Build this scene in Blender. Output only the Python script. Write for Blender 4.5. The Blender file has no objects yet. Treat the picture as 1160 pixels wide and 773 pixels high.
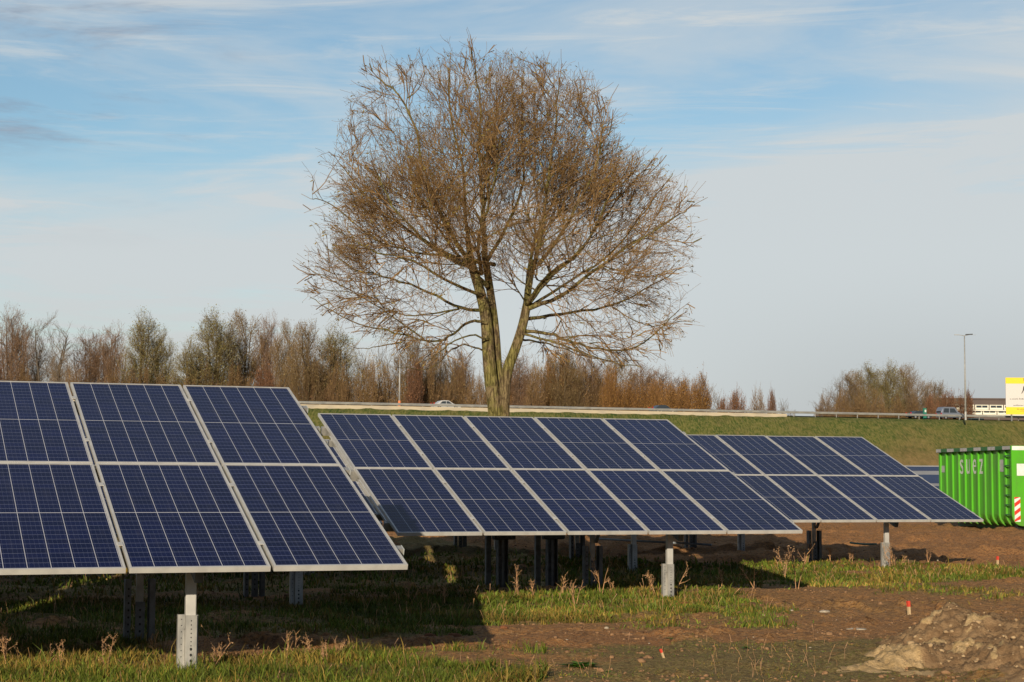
import bpy, math, random
import numpy as np
from mathutils import Vector, Matrix
R = math.radians
random.seed(7); rng = np.random.default_rng(11)
sc = bpy.context.scene
C = sc.collection

# ------------------------------------------------------------------ camera
F_PX, PITCH, ROLL, EYE = 2034.5, R(4.470), R(0.272), 1.40
cam_data = bpy.data.cameras.new('camera'); cam = bpy.data.objects.new('camera', cam_data); C.objects.link(cam)
cam_data.sensor_width = 36; cam_data.lens = F_PX / 1160 * 36
cam_data.clip_start = 0.1; cam_data.clip_end = 9000
cp, sp = math.cos(PITCH), math.sin(PITCH); cr, sr = math.cos(ROLL), math.sin(ROLL)
right = Vector((1, 0, 0)); up = Vector((0, -sp, cp)); fwd = Vector((0, cp, sp))
r2 = right * cr + up * sr; u2 = up * cr - right * sr
cam.matrix_world = Matrix(((r2.x, u2.x, -fwd.x, 0), (r2.y, u2.y, -fwd.y, 0), (r2.z, u2.z, -fwd.z, EYE), (0, 0, 0, 1)))
sc.camera = cam

# ------------------------------------------------------------------ sky, sun, exposure
SUN_AZ, SUN_EL = R(11.5), R(15.5)          # light travels towards +y, slightly +x
w = bpy.data.worlds.new("World"); sc.world = w; w.use_nodes = True
nt = w.node_tree; nt.nodes.clear()

class NX:
    """tiny expression helper over a node tree"""
    def __init__(s, nt): s.nt = nt
    def n(s, t, **kw):
        o = s.nt.nodes.new(t)
        for k, v in kw.items(): setattr(o, k, v)
        return o
    def lk(s, a, b):
        if hasattr(a, 'links'): s.nt.links.new(a, b)
        else: b.default_value = a
    def m(s, op, a, b=0.0, c=0.0, clamp=False):
        o = s.n('ShaderNodeMath', operation=op, use_clamp=clamp)
        s.lk(a, o.inputs[0]); s.lk(b, o.inputs[1]); s.lk(c, o.inputs[2])
        return o.outputs[0]
    def ss(s, x, a, b):            # smoothstep
        o = s.n('ShaderNodeMapRange', interpolation_type='SMOOTHSTEP')
        s.lk(x, o.inputs[0]); o.inputs[1].default_value = a; o.inputs[2].default_value = b
        return o.outputs[0]
    def mix(s, f, a, b, mode='MIX'):
        o = s.n('ShaderNodeMix', data_type='RGBA', blend_type=mode)
        s.lk(f, o.inputs[0]); s.lk(a, o.inputs[6]); s.lk(b, o.inputs[7])
        return o.outputs[2]
    def noise(s, vec, scale, detail=4, rough=.55, dist=0.0):
        o = s.n('ShaderNodeTexNoise'); s.lk(vec, o.inputs['Vector'])
        o.inputs['Scale'].default_value = scale; o.inputs['Detail'].default_value = detail
        o.inputs['Roughness'].default_value = rough; o.inputs['Distortion'].default_value = dist
        return o.outputs[0]
    def mapping(s, vec, scale=(1, 1, 1), loc=(0, 0, 0), rot=(0, 0, 0)):
        o = s.n('ShaderNodeMapping'); s.lk(vec, o.inputs[0])
        o.inputs[1].default_value = loc; o.inputs[2].default_value = rot; o.inputs[3].default_value = scale
        return o.outputs[0]

x = NX(nt)
sky = x.n('ShaderNodeTexSky', sky_type='NISHITA'); sky.sun_disc = False
sky.sun_elevation = SUN_EL; sky.sun_rotation = math.pi + SUN_AZ
sky.air_density = 1.0; sky.dust_density = 0.6; sky.ozone_density = 1.6; sky.altitude = 0
tc = x.n('ShaderNodeTexCoord')
sep = x.n('ShaderNodeSeparateXYZ'); nt.links.new(tc.outputs['Generated'], sep.inputs[0])
dx, dy, dz = sep.outputs
den = x.m('ADD', x.m('MAXIMUM', dz, 0.0), 0.10)
comb = x.n('ShaderNodeCombineXYZ')
nt.links.new(x.m('DIVIDE', dx, den), comb.inputs[0]); nt.links.new(x.m('DIVIDE', dy, den), comb.inputs[1])
plane = comb.outputs[0]
cv = x.n('ShaderNodeCombineXYZ')
nt.links.new(x.m('MULTIPLY', dx, 3.0), cv.inputs[0]); nt.links.new(x.m('MULTIPLY', dz, 15.0), cv.inputs[1]); nt.links.new(x.m('MULTIPLY', dy, 3.0), cv.inputs[2])
cvv = cv.outputs[0]
broad = x.noise(x.mapping(cvv, (1, 1, 1), (5.3, .4, 0), (0, 0, R(-8))), 1.0, 6, .60, .6)
cirrus = x.ss(broad, .36, .66)
wisps = x.ss(x.noise(x.mapping(cvv, (1, 2.2, 1), (2.3, 4.2, 0), (0, 0, R(7))), 2.0, 8, .66, .9), .47, .74)
horizon = x.ss(dz, 0.20, 0.045)            # pale layer low down
# the big grey-white bank on the right
bank_n = x.noise(x.mapping(plane, (1, 1, 1), (0.4, 9.1, 0)), .9, 5, .55, .3)
bank_h = x.m('ADD', x.m('MULTIPLY', dx, .30), x.m('MULTIPLY', bank_n, .10))
bank = x.m('MULTIPLY', x.ss(x.m('SUBTRACT', x.m('ADD', bank_h, .095), dz), -.04, .05), x.ss(dx, -.02, .16))
dark_n = x.m('MULTIPLY', x.ss(x.noise(x.mapping(cvv, (1, 1, 1), (1.4, 2.2, 3)), 1.9, 6, .6, .4), .45, .66), x.ss(dx, -.10, -.20))
fac = x.m('ADD', x.m('MULTIPLY', cirrus, .60), x.m('MULTIPLY', wisps, .55))
fac = x.m('ADD', fac, x.m('MULTIPLY', horizon, x.m('ADD', .55, x.m('MULTIPLY', broad, .5))))
fac = x.m('ADD', fac, x.m('MULTIPLY', bank, x.m('ADD', .30, x.m('MULTIPLY', broad, .95))), clamp=True)
fac = x.m('MULTIPLY', fac, .94)
white = (6.7, 7.1, 7.25, 1); grey = (4.95, 5.15, 5.35, 1)
greyness = x.m('ADD', x.m('MULTIPLY', x.ss(dx, .0, .24), x.ss(dz, .13, .01)), 0.0, clamp=True)
cloud = x.mix(greyness, white, grey)
warm = x.m('MULTIPLY', x.ss(dz, .12, .03), x.ss(dx, .02, -.2))
cloud = x.mix(x.m('MULTIPLY', warm, .7), cloud, (6.2, 6.15, 5.75, 1))
skyc = x.mix(1.0, sky.outputs[0], (1.06, 1.20, 1.22, 1), 'MULTIPLY')
col = x.mix(fac, skyc, cloud)
col = x.mix(x.m('MULTIPLY', x.m('MULTIPLY', dark_n, x.ss(dz, .12, .19)), .85), col, (2.9, 3.2, 4.0, 1))
col = x.mix(x.ss(dz, .32, .70), col, x.mix(1.0, col, (.62, .66, .74, 1), 'MULTIPLY'))  # sky overhead, out of view, darkened on purpose for deeper shadows
col = x.mix(x.ss(dy, .25, -.35), col, x.mix(1.0, col, (.30, .36, .46, 1), 'MULTIPLY'))     # unseen sky behind the camera, dimming added to deepen shade under the tables
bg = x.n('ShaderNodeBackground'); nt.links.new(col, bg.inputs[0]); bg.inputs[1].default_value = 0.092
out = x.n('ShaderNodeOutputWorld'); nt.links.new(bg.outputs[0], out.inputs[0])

sl = bpy.data.lights.new('sun', 'SUN'); sl.energy = 5.0; sl.angle = R(0.5); sl.color = (1.0, .87, .68)
so = bpy.data.objects.new('sun', sl); C.objects.link(so)
sdir = Vector((math.sin(SUN_AZ) * math.cos(SUN_EL), math.cos(SUN_AZ) * math.cos(SUN_EL), -math.sin(SUN_EL)))
so.rotation_euler = sdir.to_track_quat('-Z', 'Y').to_euler(); so.location = (0, -20, 30)
sc.view_settings.view_transform = 'Standard'; sc.view_settings.look = 'None'
sc.view_settings.exposure = 0.0; sc.view_settings.gamma = 1.0

# ------------------------------------------------------------------ helpers
def ray(px, py):
    du, dv = px - 580, py - 386.5
    X = cr * du + sr * dv; Y = -sr * du + cr * dv
    return Vector((X / F_PX, cp - (-Y / F_PX) * sp, sp + (-Y / F_PX) * cp))
def ground_at(px, py, z=0.0):
    d = ray(px, py); k = (z - EYE) / d.z; return Vector((d.x * k, d.y * k, z))
def at(px, py, Y):
    d = ray(px, py); k = Y / d.y; return Vector((d.x * k, Y, EYE + d.z * k))

class MB:
    def __init__(s): s.v = []; s.f = []
    def add(s, vs, fs):
        b = len(s.v); s.v += [tuple(v) for v in vs]; s.f += [tuple(i + b for i in f) for f in fs]; return s
    def box(s, x0, x1, y0, y1, z0, z1, M=None):
        vs = [Vector((X, Y, Z)) for X in (x0, x1) for Y in (y0, y1) for Z in (z0, z1)]
        if M is not None: vs = [M @ v for v in vs]
        return s.add(vs, [(0, 1, 3, 2), (4, 6, 7, 5), (0, 4, 5, 1), (2, 3, 7, 6), (0, 2, 6, 4), (1, 5, 7, 3)])
    def bar(s, a, b, w_, h_, up=(0, 0, 1)):
        a, b = Vector(a), Vector(b); d = (b - a).normalized(); sx = d.cross(Vector(up))
        if sx.length < 1e-4: sx = d.cross(Vector((0, 1, 0)))
        sx.normalize(); sz = sx.cross(d)
        vs = [p + sx * i * w_ / 2 + sz * j * h_ / 2 for p in (a, b) for i in (-1, 1) for j in (-1, 1)]
        return s.add(vs, [(0, 1, 3, 2), (4, 6, 7, 5), (0, 4, 5, 1), (2, 3, 7, 6), (0, 2, 6, 4), (1, 5, 7, 3)])
    def tube(s, pts, rad, n=8, cap=True):
        pts = [Vector(p) for p in pts]
        if not hasattr(rad, '__len__'): rad = [rad] * len(pts)
        b = len(s.v); ref = Vector((0.31, .93, .17))
        for i, p in enumerate(pts):
            d = (pts[min(i + 1, len(pts) - 1)] - pts[max(i - 1, 0)]).normalized()
            a = d.cross(ref)
            if a.length < .05: a = d.cross(Vector((1, 0, 0)))
            a.normalize(); c = d.cross(a)
            for k in range(n):
                t = 2 * math.pi * k / n; q = p + (a * math.cos(t) + c * math.sin(t)) * rad[i]; s.v.append(tuple(q))
        for i in range(len(pts) - 1):
            for k in range(n):
                k2 = (k + 1) % n
                s.f.append((b + i * n + k, b + i * n + k2, b + (i + 1) * n + k2, b + (i + 1) * n + k))
        if cap:
            s.f.append(tuple(b + k for k in range(n))[::-1]); s.f.append(tuple(b + (len(pts) - 1) * n + k for k in range(n)))
        return s
    def prism(s, poly, y0, y1, M=None):       # poly in x,z extruded along y
        n = len(poly); vs = [Vector((p[0], Y, p[1])) for Y in (y0, y1) for p in poly]
        if M is not None: vs = [M @ v for v in vs]
        return s.add(vs, [tuple(range(n)), tuple(range(2 * n - 1, n - 1, -1))] + [(i, (i + 1) % n, n + (i + 1) % n, n + i)[::-1] for i in range(n)])
    def mesh(s, name, mat, smooth=False, bevel=0):
        me = bpy.data.meshes.new(name); me.from_pydata(s.v, [], s.f); me.materials.append(mat)
        me.validate()
        import bmesh
        bm = bmesh.new(); bm.from_mesh(me)
        bmesh.ops.recalc_face_normals(bm, faces=bm.faces)
        if bevel:
            bmesh.ops.bevel(bm, geom=list(bm.edges), offset=bevel, segments=2, affect='EDGES', clamp_overlap=True)
        bm.to_mesh(me); bm.free()
        if smooth: me.polygons.foreach_set('use_smooth', [True] * len(me.polygons))
        return me
    def build(s, name, mat, parent=None, smooth=False, bevel=0):
        return put(name, s.mesh(name, mat, smooth, bevel), parent)
def put(name, me, parent=None):
    o = bpy.data.objects.new(name, me); C.objects.link(o)
    if parent: o.parent = parent
    return o
def tag(o, label=None, cat=None, group=None, kind=None):
    if label: o['label'] = label
    if cat: o['category'] = cat
    if group: o['group'] = group
    if kind: o['kind'] = kind
    return o
def empty(name, loc, rz=0, label=None, cat=None, group=None):
    o = bpy.data.objects.new(name, None); C.objects.link(o); o.location = loc; o.rotation_euler = (0, 0, rz)
    o.empty_display_size = .2
    return tag(o, label, cat, group)
def copy_tree(o, parent=None):
    c = o.copy(); C.objects.link(c)
    if parent: c.parent = parent
    for ch in list(kids.get(o.get('_k', o.name), [])):
        copy_tree(ch, c)
    return c
kids = {}
def index_kids():
    kids.clear()
    for o in bpy.data.objects:
        if o.parent: kids.setdefault(o.parent.name, []).append(o)
def mesh_np(name, V, Fc, mat, smooth=False, col=None):
    V = np.asarray(V, dtype=np.float32); Fc = np.asarray(Fc, dtype=np.int32); k = Fc.shape[1]
    me = bpy.data.meshes.new(name); me.vertices.add(len(V)); me.vertices.foreach_set('co', V.ravel())
    me.loops.add(Fc.size); me.loops.foreach_set('vertex_index', Fc.ravel())
    me.polygons.add(len(Fc)); me.polygons.foreach_set('loop_start', np.arange(0, Fc.size, k, dtype=np.int32))
    if smooth: me.polygons.foreach_set('use_smooth', np.ones(len(Fc), dtype=bool))
    me.materials.append(mat)
    if col is not None:
        a = me.attributes.new('tint', 'FLOAT_VECTOR', 'POINT'); a.data.foreach_set('vector', np.asarray(col, dtype=np.float32).ravel())
    me.update(calc_edges=True)
    return me

# value noise for geometry
def _hash(i, j, s):
    n = (i * 374761393 + j * 668265263 + s * 982451653) & 0xffffffff
    n = ((n ^ (n >> 13)) * 1274126177) & 0xffffffff
    return ((n ^ (n >> 16)) & 0xffff) / 65535.0
def vnoise(X, Y, s=0):
    X = np.asarray(X, float); Y = np.asarray(Y, float)
    i = np.floor(X).astype(np.int64); j = np.floor(Y).astype(np.int64); fx = X - i; fy = Y - j
    fx = fx * fx * (3 - 2 * fx); fy = fy * fy * (3 - 2 * fy)
    a = _hash(i, j, s); b = _hash(i + 1, j, s); c = _hash(i, j + 1, s); d = _hash(i + 1, j + 1, s)
    return (a * (1 - fx) + b * fx) * (1 - fy) + (c * (1 - fx) + d * fx) * fy
def fbm(X, Y, s=0, o=4):
    t = 0; a = .5; tot = 0
    for k in range(o):
        t = t + a * vnoise(np.asarray(X) * 2 ** k + 17.3 * k, np.asarray(Y) * 2 ** k - 9.1 * k, s + k); tot += a; a *= .55
    return t / tot
def sst(v, a, b):
    t = np.clip((v - a) / (b - a), 0, 1); return t * t * (3 - 2 * t)

# ------------------------------------------------------------------ materials
def principled(name, color, rough=.6, metal=0.0, spec=.5):
    m = bpy.data.materials.new(name); m.use_nodes = True; b = m.node_tree.nodes['Principled BSDF']
    b.inputs['Base Color'].default_value = (*color, 1); b.inputs['Roughness'].default_value = rough
    b.inputs['Metallic'].default_value = metal; b.inputs['Specular IOR Level'].default_value = spec
    return m, NX(m.node_tree), b
def bump(xx, b, h, strength, dist=.02):
    n = xx.n('ShaderNodeBump'); n.inputs['Strength'].default_value = strength; n.inputs['Distance'].default_value = dist
    xx.lk(h, n.inputs['Height']); xx.nt.links.new(n.outputs[0], b.inputs['Normal'])
def worn(name, c1, c2, scale=6, rough=.6, metal=0., bstr=.0, spec=.5, stretch=(1, 1, 1), lo=.35, hi=.7):
    m, xx, b = principled(name, c1, rough, metal, spec)
    t = xx.n('ShaderNodeTexCoord').outputs['Object']; v = xx.mapping(t, stretch)
    n = xx.noise(v, scale, 6, .6)
    xx.lk(xx.mix(xx.ss(n, lo, hi), (*c1, 1), (*c2, 1)), b.inputs['Base Color'])
    if bstr: bump(xx, b, n, bstr)
    return m
def tinted(name, color, rough=.7, var=.35, trans=0.0, spec=.2):
    """colour times a per-vertex tint (hue of each leaf or blade)"""
    m, xx, b = principled(name, color, rough, 0, spec)
    a = xx.n('ShaderNodeAttribute', attribute_name='tint')
    xx.lk(xx.mix(1.0, (*color, 1), a.outputs['Vector'], 'MULTIPLY'), b.inputs['Base Color'])
    if trans:
        tr = xx.n('ShaderNodeBsdfTranslucent'); xx.lk(xx.mix(1.0, (*color, 1), a.outputs['Vector'], 'MULTIPLY'), tr.inputs[0])
        mx = xx.n('ShaderNodeMixShader'); mx.inputs[0].default_value = trans
        o = [n for n in m.node_tree.nodes if n.type == 'OUTPUT_MATERIAL'][0]
        m.node_tree.links.new(b.outputs[0], mx.inputs[1]); m.node_tree.links.new(tr.outputs[0], mx.inputs[2]); m.node_tree.links.new(mx.outputs[0], o.inputs[0])
    return m

def make_cell_material():
    m, xx, b = principled('solar_cells', (.008, .012, .06), .12, 0, .20)
    t = xx.n('ShaderNodeTexCoord').outputs['Object']
    s = xx.n('ShaderNodeSeparateXYZ'); xx.lk(t, s.inputs[0]); X, Y, _ = s.outputs
    def line(v, period, width, offset=0.0):
        f = xx.m('FRACT', xx.m('ADD', xx.m('DIVIDE', xx.m('ADD', v, offset), period), 100.5))
        d = xx.m('MULTIPLY', xx.m('ABSOLUTE', xx.m('SUBTRACT', f, .5)), period)
        return xx.m('LESS_THAN', d, width / 2)
    colw, rowh = .1575, .0835
    cols = line(X, colw, .0042, .0225)
    rows = line(Y, rowh, .0032, -.0310)
    bus = line(X, colw / 5, .0011, .0225 + colw / 10)
    mid = xx.m('LESS_THAN', xx.m('ABSOLUTE', xx.m('SUBTRACT', Y, 1.033)), .0042)
    # polycrystalline cells: each half cell a slightly different blue
    cell = xx.n('ShaderNodeCombineXYZ')
    xx.lk(xx.m('FLOOR', xx.m('DIVIDE', xx.m('ADD', X, .0225), colw)), cell.inputs[0])
    xx.lk(xx.m('FLOOR', xx.m('DIVIDE', xx.m('SUBTRACT', Y, .031), rowh)), cell.inputs[1])
    oi = xx.n('ShaderNodeObjectInfo'); xx.lk(xx.m('MULTIPLY', oi.outputs['Random'], 57.0), cell.inputs[2])
    wn = xx.n('ShaderNodeTexWhiteNoise', noise_dimensions='3D'); xx.lk(cell.outputs[0], wn.inputs[0])
    c = xx.mix(wn.outputs[0], (.0014, .0028, .030, 1), (.0028, .0052, .046, 1))
    c = xx.mix(oi.outputs['Random'], c, xx.mix(1.0, c, (.75, .95, 1.25, 1), 'MULTIPLY'))
    vor = xx.n('ShaderNodeTexVoronoi'); vor.inputs['Scale'].default_value = 90; xx.lk(t, vor.inputs['Vector'])
    c = xx.mix(.25, c, xx.mix(1.0, c, vor.outputs['Color'], 'MULTIPLY'))
    c = xx.mix(xx.m('MULTIPLY', bus, .40), c, (.18, .21, .36, 1))
    c = xx.mix(xx.m('MULTIPLY', rows, .62), c, (.30, .33, .46, 1))
    c = xx.mix(xx.m('MAXIMUM', xx.m('MULTIPLY', cols, .9), mid), c, (.58, .58, .60, 1))
    xx.lk(c, b.inputs['Base Color'])
    dust = xx.noise(t, 3.5, 5, .6)
    xx.lk(xx.m('ADD', .06, xx.m('MULTIPLY', dust, .16)), b.inputs['Roughness'])
    streak = xx.noise(xx.mapping(t, (9, .9, 1)), 1.4, 5, .65)
    c2 = xx.mix(xx.m('MULTIPLY', xx.ss(streak, .5, .8), .05), c, (.34, .32, .28, 1)); xx.lk(c2, b.inputs['Base Color'])
    b.inputs['IOR'].default_value = 1.42
    return m
MAT = {}
MAT['cells'] = make_cell_material()
MAT['alu'] = worn('anodised_aluminium', (.62, .60, .55), (.50, .48, .44), 5, .42, .25, stretch=(1, 1, 1))
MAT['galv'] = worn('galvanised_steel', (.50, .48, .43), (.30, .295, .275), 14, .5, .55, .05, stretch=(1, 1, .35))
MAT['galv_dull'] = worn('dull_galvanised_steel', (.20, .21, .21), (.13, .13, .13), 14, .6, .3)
MAT['hole'] = principled('punched_hole', (.02, .02, .02), .9)[0]
MAT['black'] = worn('black_plastic', (.025, .026, .028), (.04, .04, .04), 20, .5)
MAT['box'] = worn('pale_grey_end_box', (.50, .52, .50), (.40, .42, .40), 9, .5)
def skip_paint():
    m, xx, b = principled('green_container_paint', (.06, .33, .01), .42)
    t = xx.n('ShaderNodeTexCoord').outputs['Object']
    n = xx.noise(xx.mapping(t, (1, 1, .3)), 2.2, 6, .65); q = xx.noise(t, 9, 6, .7); sp_ = xx.n('ShaderNodeSeparateXYZ'); xx.lk(t, sp_.inputs[0])
    c = xx.mix(xx.ss(n, .40, .70), (.078, .41, .008, 1), (.085, .30, .025, 1))
    mud = xx.m('MULTIPLY', xx.ss(xx.m('ADD', sp_.outputs[2], xx.m('MULTIPLY', n, .9)), 1.15, .55), .35)
    c = xx.mix(mud, c, (.12, .10, .045, 1)); c = xx.mix(xx.m('MULTIPLY', xx.ss(q, .66, .72), .8), c, (.16, .07, .03, 1))
    xx.lk(c, b.inputs['Base Color']); bump(xx, b, n, .12, .05); return m
MAT['green'] = skip_paint()
MAT['green_dark'] = worn('green_rail_paint', (.03, .17, .045), (.04, .12, .04), 3, .5)
MAT['white_paint'] = worn('white_paint', (.78, .77, .72), (.66, .65, .60), 6, .5)
MAT['grey_tape'] = worn('grey_reflective_strip', (.50, .50, .49), (.36, .36, .36), 9, .45)
MAT['letter'] = principled('pale_lettering', (.62, .66, .60), .5)[0]
MAT['dark_letter'] = principled('dark_lettering', (.03, .03, .03), .5)[0]
MAT['red'] = worn('red_paint', (.72, .03, .015), (.62, .04, .02), 8, .45)
MAT['wood'] = worn('pale_wood', (.55, .40, .22), (.42, .30, .16), 12, .8)
MAT['peg_red'] = principled('fluorescent_red_paint', (.62, .06, .03), .6)[0]
MAT['concrete'] = worn('concrete', (.50, .42, .29), (.38, .33, .25), .35, .85, 0, .0, stretch=(1, 1, 3))
MAT['rail'] = worn('weathered_guardrail_steel', (.42, .41, .37), (.29, .29, .27), .8, .5, .3)
MAT['asphalt'] = worn('asphalt', (.05, .05, .05), (.065, .063, .06), 2, .9)
MAT['yellow'] = worn('yellow_sign_paint', (.80, .62, .02), (.76, .58, .03), 4, .4)
MAT['sign_white'] = worn('off_white_sign_face', (.62, .59, .56), (.58, .55, .52), 4, .5)
MAT['roof_brown'] = worn('brown_cladding', (.115, .085, .075), (.095, .072, .065), .3, .8)
MAT['cream'] = worn('cream_window_band', (.78, .76, .62), (.68, .66, .55), .6, .6)
MAT['glass'] = principled('dark_window_glass', (.04, .05, .06), .08)[0]
MAT['car_white'] = principled('white_car_paint', (.50, .50, .50), .25)[0]
MAT['car_blue'] = principled('silver_blue_car_paint', (.24, .27, .33), .28, .4)[0]
MAT['car_dark'] = principled('dark_car_paint', (.04, .05, .06), .25)[0]
MAT['tyre'] = principled('tyre_rubber', (.02, .02, .02), .9)[0]
MAT['rim'] = principled('wheel_rim', (.45, .45, .45), .4, .6)[0]
MAT['tail'] = principled('red_lamp_lens', (.55, .02, .02), .2)[0]
MAT['lamp_steel'] = worn('galvanised_lamp_column', (.36, .36, .34), (.27, .27, .26), 2, .5, .2)
MAT['lamp_head'] = principled('dark_lamp_head', (.04, .045, .05), .4)[0]
MAT['lamp_glass'] = principled('lamp_glass', (.5, .52, .55), .2)[0]
MAT['teal'] = worn('teal_cabinet_paint', (.03, .22, .15), (.03, .18, .13), 5, .5)
MAT['cable_green'] = principled('blue_green_hose', (.03, .20, .16), .5)[0]
MAT['pipe'] = worn('grey_conduit', (.30, .33, .35), (.22, .24, .26), 8, .45)

def make_ground_material():
    m, xx, b = principled('field_soil', (.1, .06, .035), .95, 0, .15)
    t = xx.n('ShaderNodeTexCoord').outputs['Object']
    a = xx.n('ShaderNodeAttribute', attribute_name='tint'); sv = xx.n('ShaderNodeSeparateXYZ'); xx.lk(a.outputs['Vector'], sv.inputs[0])
    grass, bank, redd = sv.outputs
    n1 = xx.noise(t, 1.1, 6, .65); n2 = xx.noise(t, 7, 6, .7); n3 = xx.noise(t, 38, 5, .7)
    n4 = xx.noise(t, 18, 6, .75)
    soil = xx.mix(xx.ss(n1, .35, .68), (.56, .265, .088, 1), (.46, .245, .082, 1))
    soil = xx.mix(xx.ss(n2, .46, .66), soil, (.27, .145, .062, 1))
    soil = xx.mix(xx.m('MULTIPLY', redd, .65), soil, (.46, .205, .075, 1))
    soil = xx.mix(xx.m('MULTIPLY', xx.ss(n4, .46, .58), .75), soil, (.120, .062, .030, 1))
    soil = xx.mix(xx.m('MULTIPLY', xx.ss(n3, .50, .62), .65), soil, (.52, .33, .165, 1))
    olive = xx.mix(xx.ss(n3, .35, .65), (.165, .130, .034, 1), (.42, .30, .120, 1))
    olive = xx.mix(xx.m('MULTIPLY', xx.ss(n4, .47, .60), .75), olive, (.135, .080, .035, 1))
    g = xx.m('ADD', grass, xx.m('MULTIPLY', xx.m('SUBTRACT', n2, .5), 1.1), clamp=True)
    near = xx.mix(xx.ss(g, .12, .55), soil, olive)
    # the motorway embankment: rough mown grass, greener above, tawny at the foot
    sp_ = xx.n('ShaderNodeSeparateXYZ'); xx.lk(t, sp_.inputs[0])
    tb = xx.mapping(t, (1, 0, 1.3)); e1 = xx.noise(tb, .10, 5, .6); e2 = xx.noise(tb, .42, 8, .8); e3 = xx.noise(xx.mapping(t, (1.3, 0, .8)), 1.6, 6, .8)
    gr = xx.mix(xx.ss(e2, .38, .62), (.055, .105, .010, 1), (.180, .180, .036, 1))
    gr = xx.mix(xx.m('MULTIPLY', xx.ss(e3, .48, .66), .7), gr, (.26, .20, .075, 1))
    gr = xx.mix(xx.m('MULTIPLY', xx.ss(e3, .48, .34), .55), gr, (.022, .032, .008, 1))
    e4 = xx.noise(xx.mapping(t, (1, 0, .45)), 4.2, 4, .75)
    gr = xx.mix(xx.m('MULTIPLY', xx.ss(e4, .47, .60), .6), gr, (.30, .25, .085, 1)); gr = xx.mix(xx.m('MULTIPLY', xx.ss(e4, .47, .38), .6), gr, (.030, .050, .009, 1))
    low = xx.m('ADD', xx.ss(sp_.outputs[2], 9.6, 3.2), xx.m('MULTIPLY', xx.m('SUBTRACT', e1, .5), 1.6), clamp=True)
    tawny = xx.mix(xx.ss(e2, .35, .6), (.19, .125, .045, 1), (.36, .21, .09, 1))
    gr = xx.mix(xx.m('MULTIPLY', low, .8), gr, tawny)
    c = xx.mix(bank, near, gr)
    xx.lk(c, b.inputs['Base Color'])
    hh = xx.m('ADD', xx.m('MULTIPLY', n3, .6), xx.m('MULTIPLY', xx.noise(t, 110, 4, .7), .4))
    bump(xx, b, xx.m('ADD', hh, n4), 1.0, .035)
    return m
MAT['ground'] = make_ground_material()

# ------------------------------------------------------------------ terrain
RY = R(20.4)                       # direction of the motorway
TY = R(19.6)                       # direction of the panel rows
def road_back(X, Y): return -X * math.sin(RY) + Y * math.cos(RY)
def row_ab(X, Y): return X * math.cos(TY) + Y * math.sin(TY), -X * math.sin(TY) + Y * math.cos(TY)
CREST = 259.0
def H_base(X, Y):
    rb = road_back(X, Y)
    xp = [-1e5, 218, 224, 256.5, 259, 266, 263 + 16, 300, 1e5]; fp = [0, 0, .5, 11.7, 12.1, 12.5, 12.5, 4, 4]
    h = np.interp(rb, xp, fp)
    h = h + (fbm(X * .08, Y * .08, 3) - .5) * .5 * sst(rb, 222, 232) * (1 - sst(rb, 252, 257))
    h = h + (fbm(X * .7, Y * .7, 8, 3) - .5) * .5 * sst(rb, 250, 257) * (1 - sst(rb, 259.3, 260))
    return h
def grass_mask(X, Y):
    al, bk = row_ab(X, Y)
    nz = (fbm(X * .55, Y * .55, 5) - .5) * 2; n2 = (fbm(X * 1.6, Y * 1.6, 9) - .5) * 2
    n3 = (fbm(X * 5, Y * 5, 12) - .5) * 2; bk = bk + nz * .55 + n2 * .35 + n3 * .18
    end = np.interp(bk, [12, 14.3, 15.8, 17.4, 21.6, 22.9, 27, 33], [4.7, 4.6, 4.6, 10.2, 10.6, 16.9, 16.9, 19]) + nz * 1.4 + n2 * .6
    inside = sst(end - al, -.5, .5)
    band = sst(bk, 14.35, 14.7) * (1 - sst(bk, 15.6, 16.1)) * sst(al, 1.6, 2.8)
    band2 = sst(bk, 27.5, 28.5) * sst(al, 11.5, 13.5)
    g = inside * (1 - band * .95) * (1 - band2 * .85)
    g = g * np.clip(.72 + n2 * 1.0 + n3 * .6, .08, 1)
    dead = sst(bk, 20.8, 22.0) * (1 - sst(bk, 22.4, 23.0)) * (al < 12)
    g = g * (1 - dead * .6)
    sparse = np.clip(.34 + nz * .65 + n2 * .35 - .25 * sst(al, 8, 11), 0, .62) * (1 - sst(Y, 22, 30)) * (1 - band * .9)
    return np.clip(np.maximum(g, sparse), 0, 1)
def red_mask(X, Y):
    al, bk = row_ab(X, Y)
    band = sst(bk, 14.35, 14.7) * (1 - sst(bk, 15.6, 16.1)) * sst(al, -1.5, 1.8) * (1 - sst(al, 6.0, 8.0))
    far = sst(Y, 24, 32)
    return np.clip(band + far * .9 + .5 * sst(fbm(X * .35, Y * .7, 21), .5, .62), 0, 1)
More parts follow.
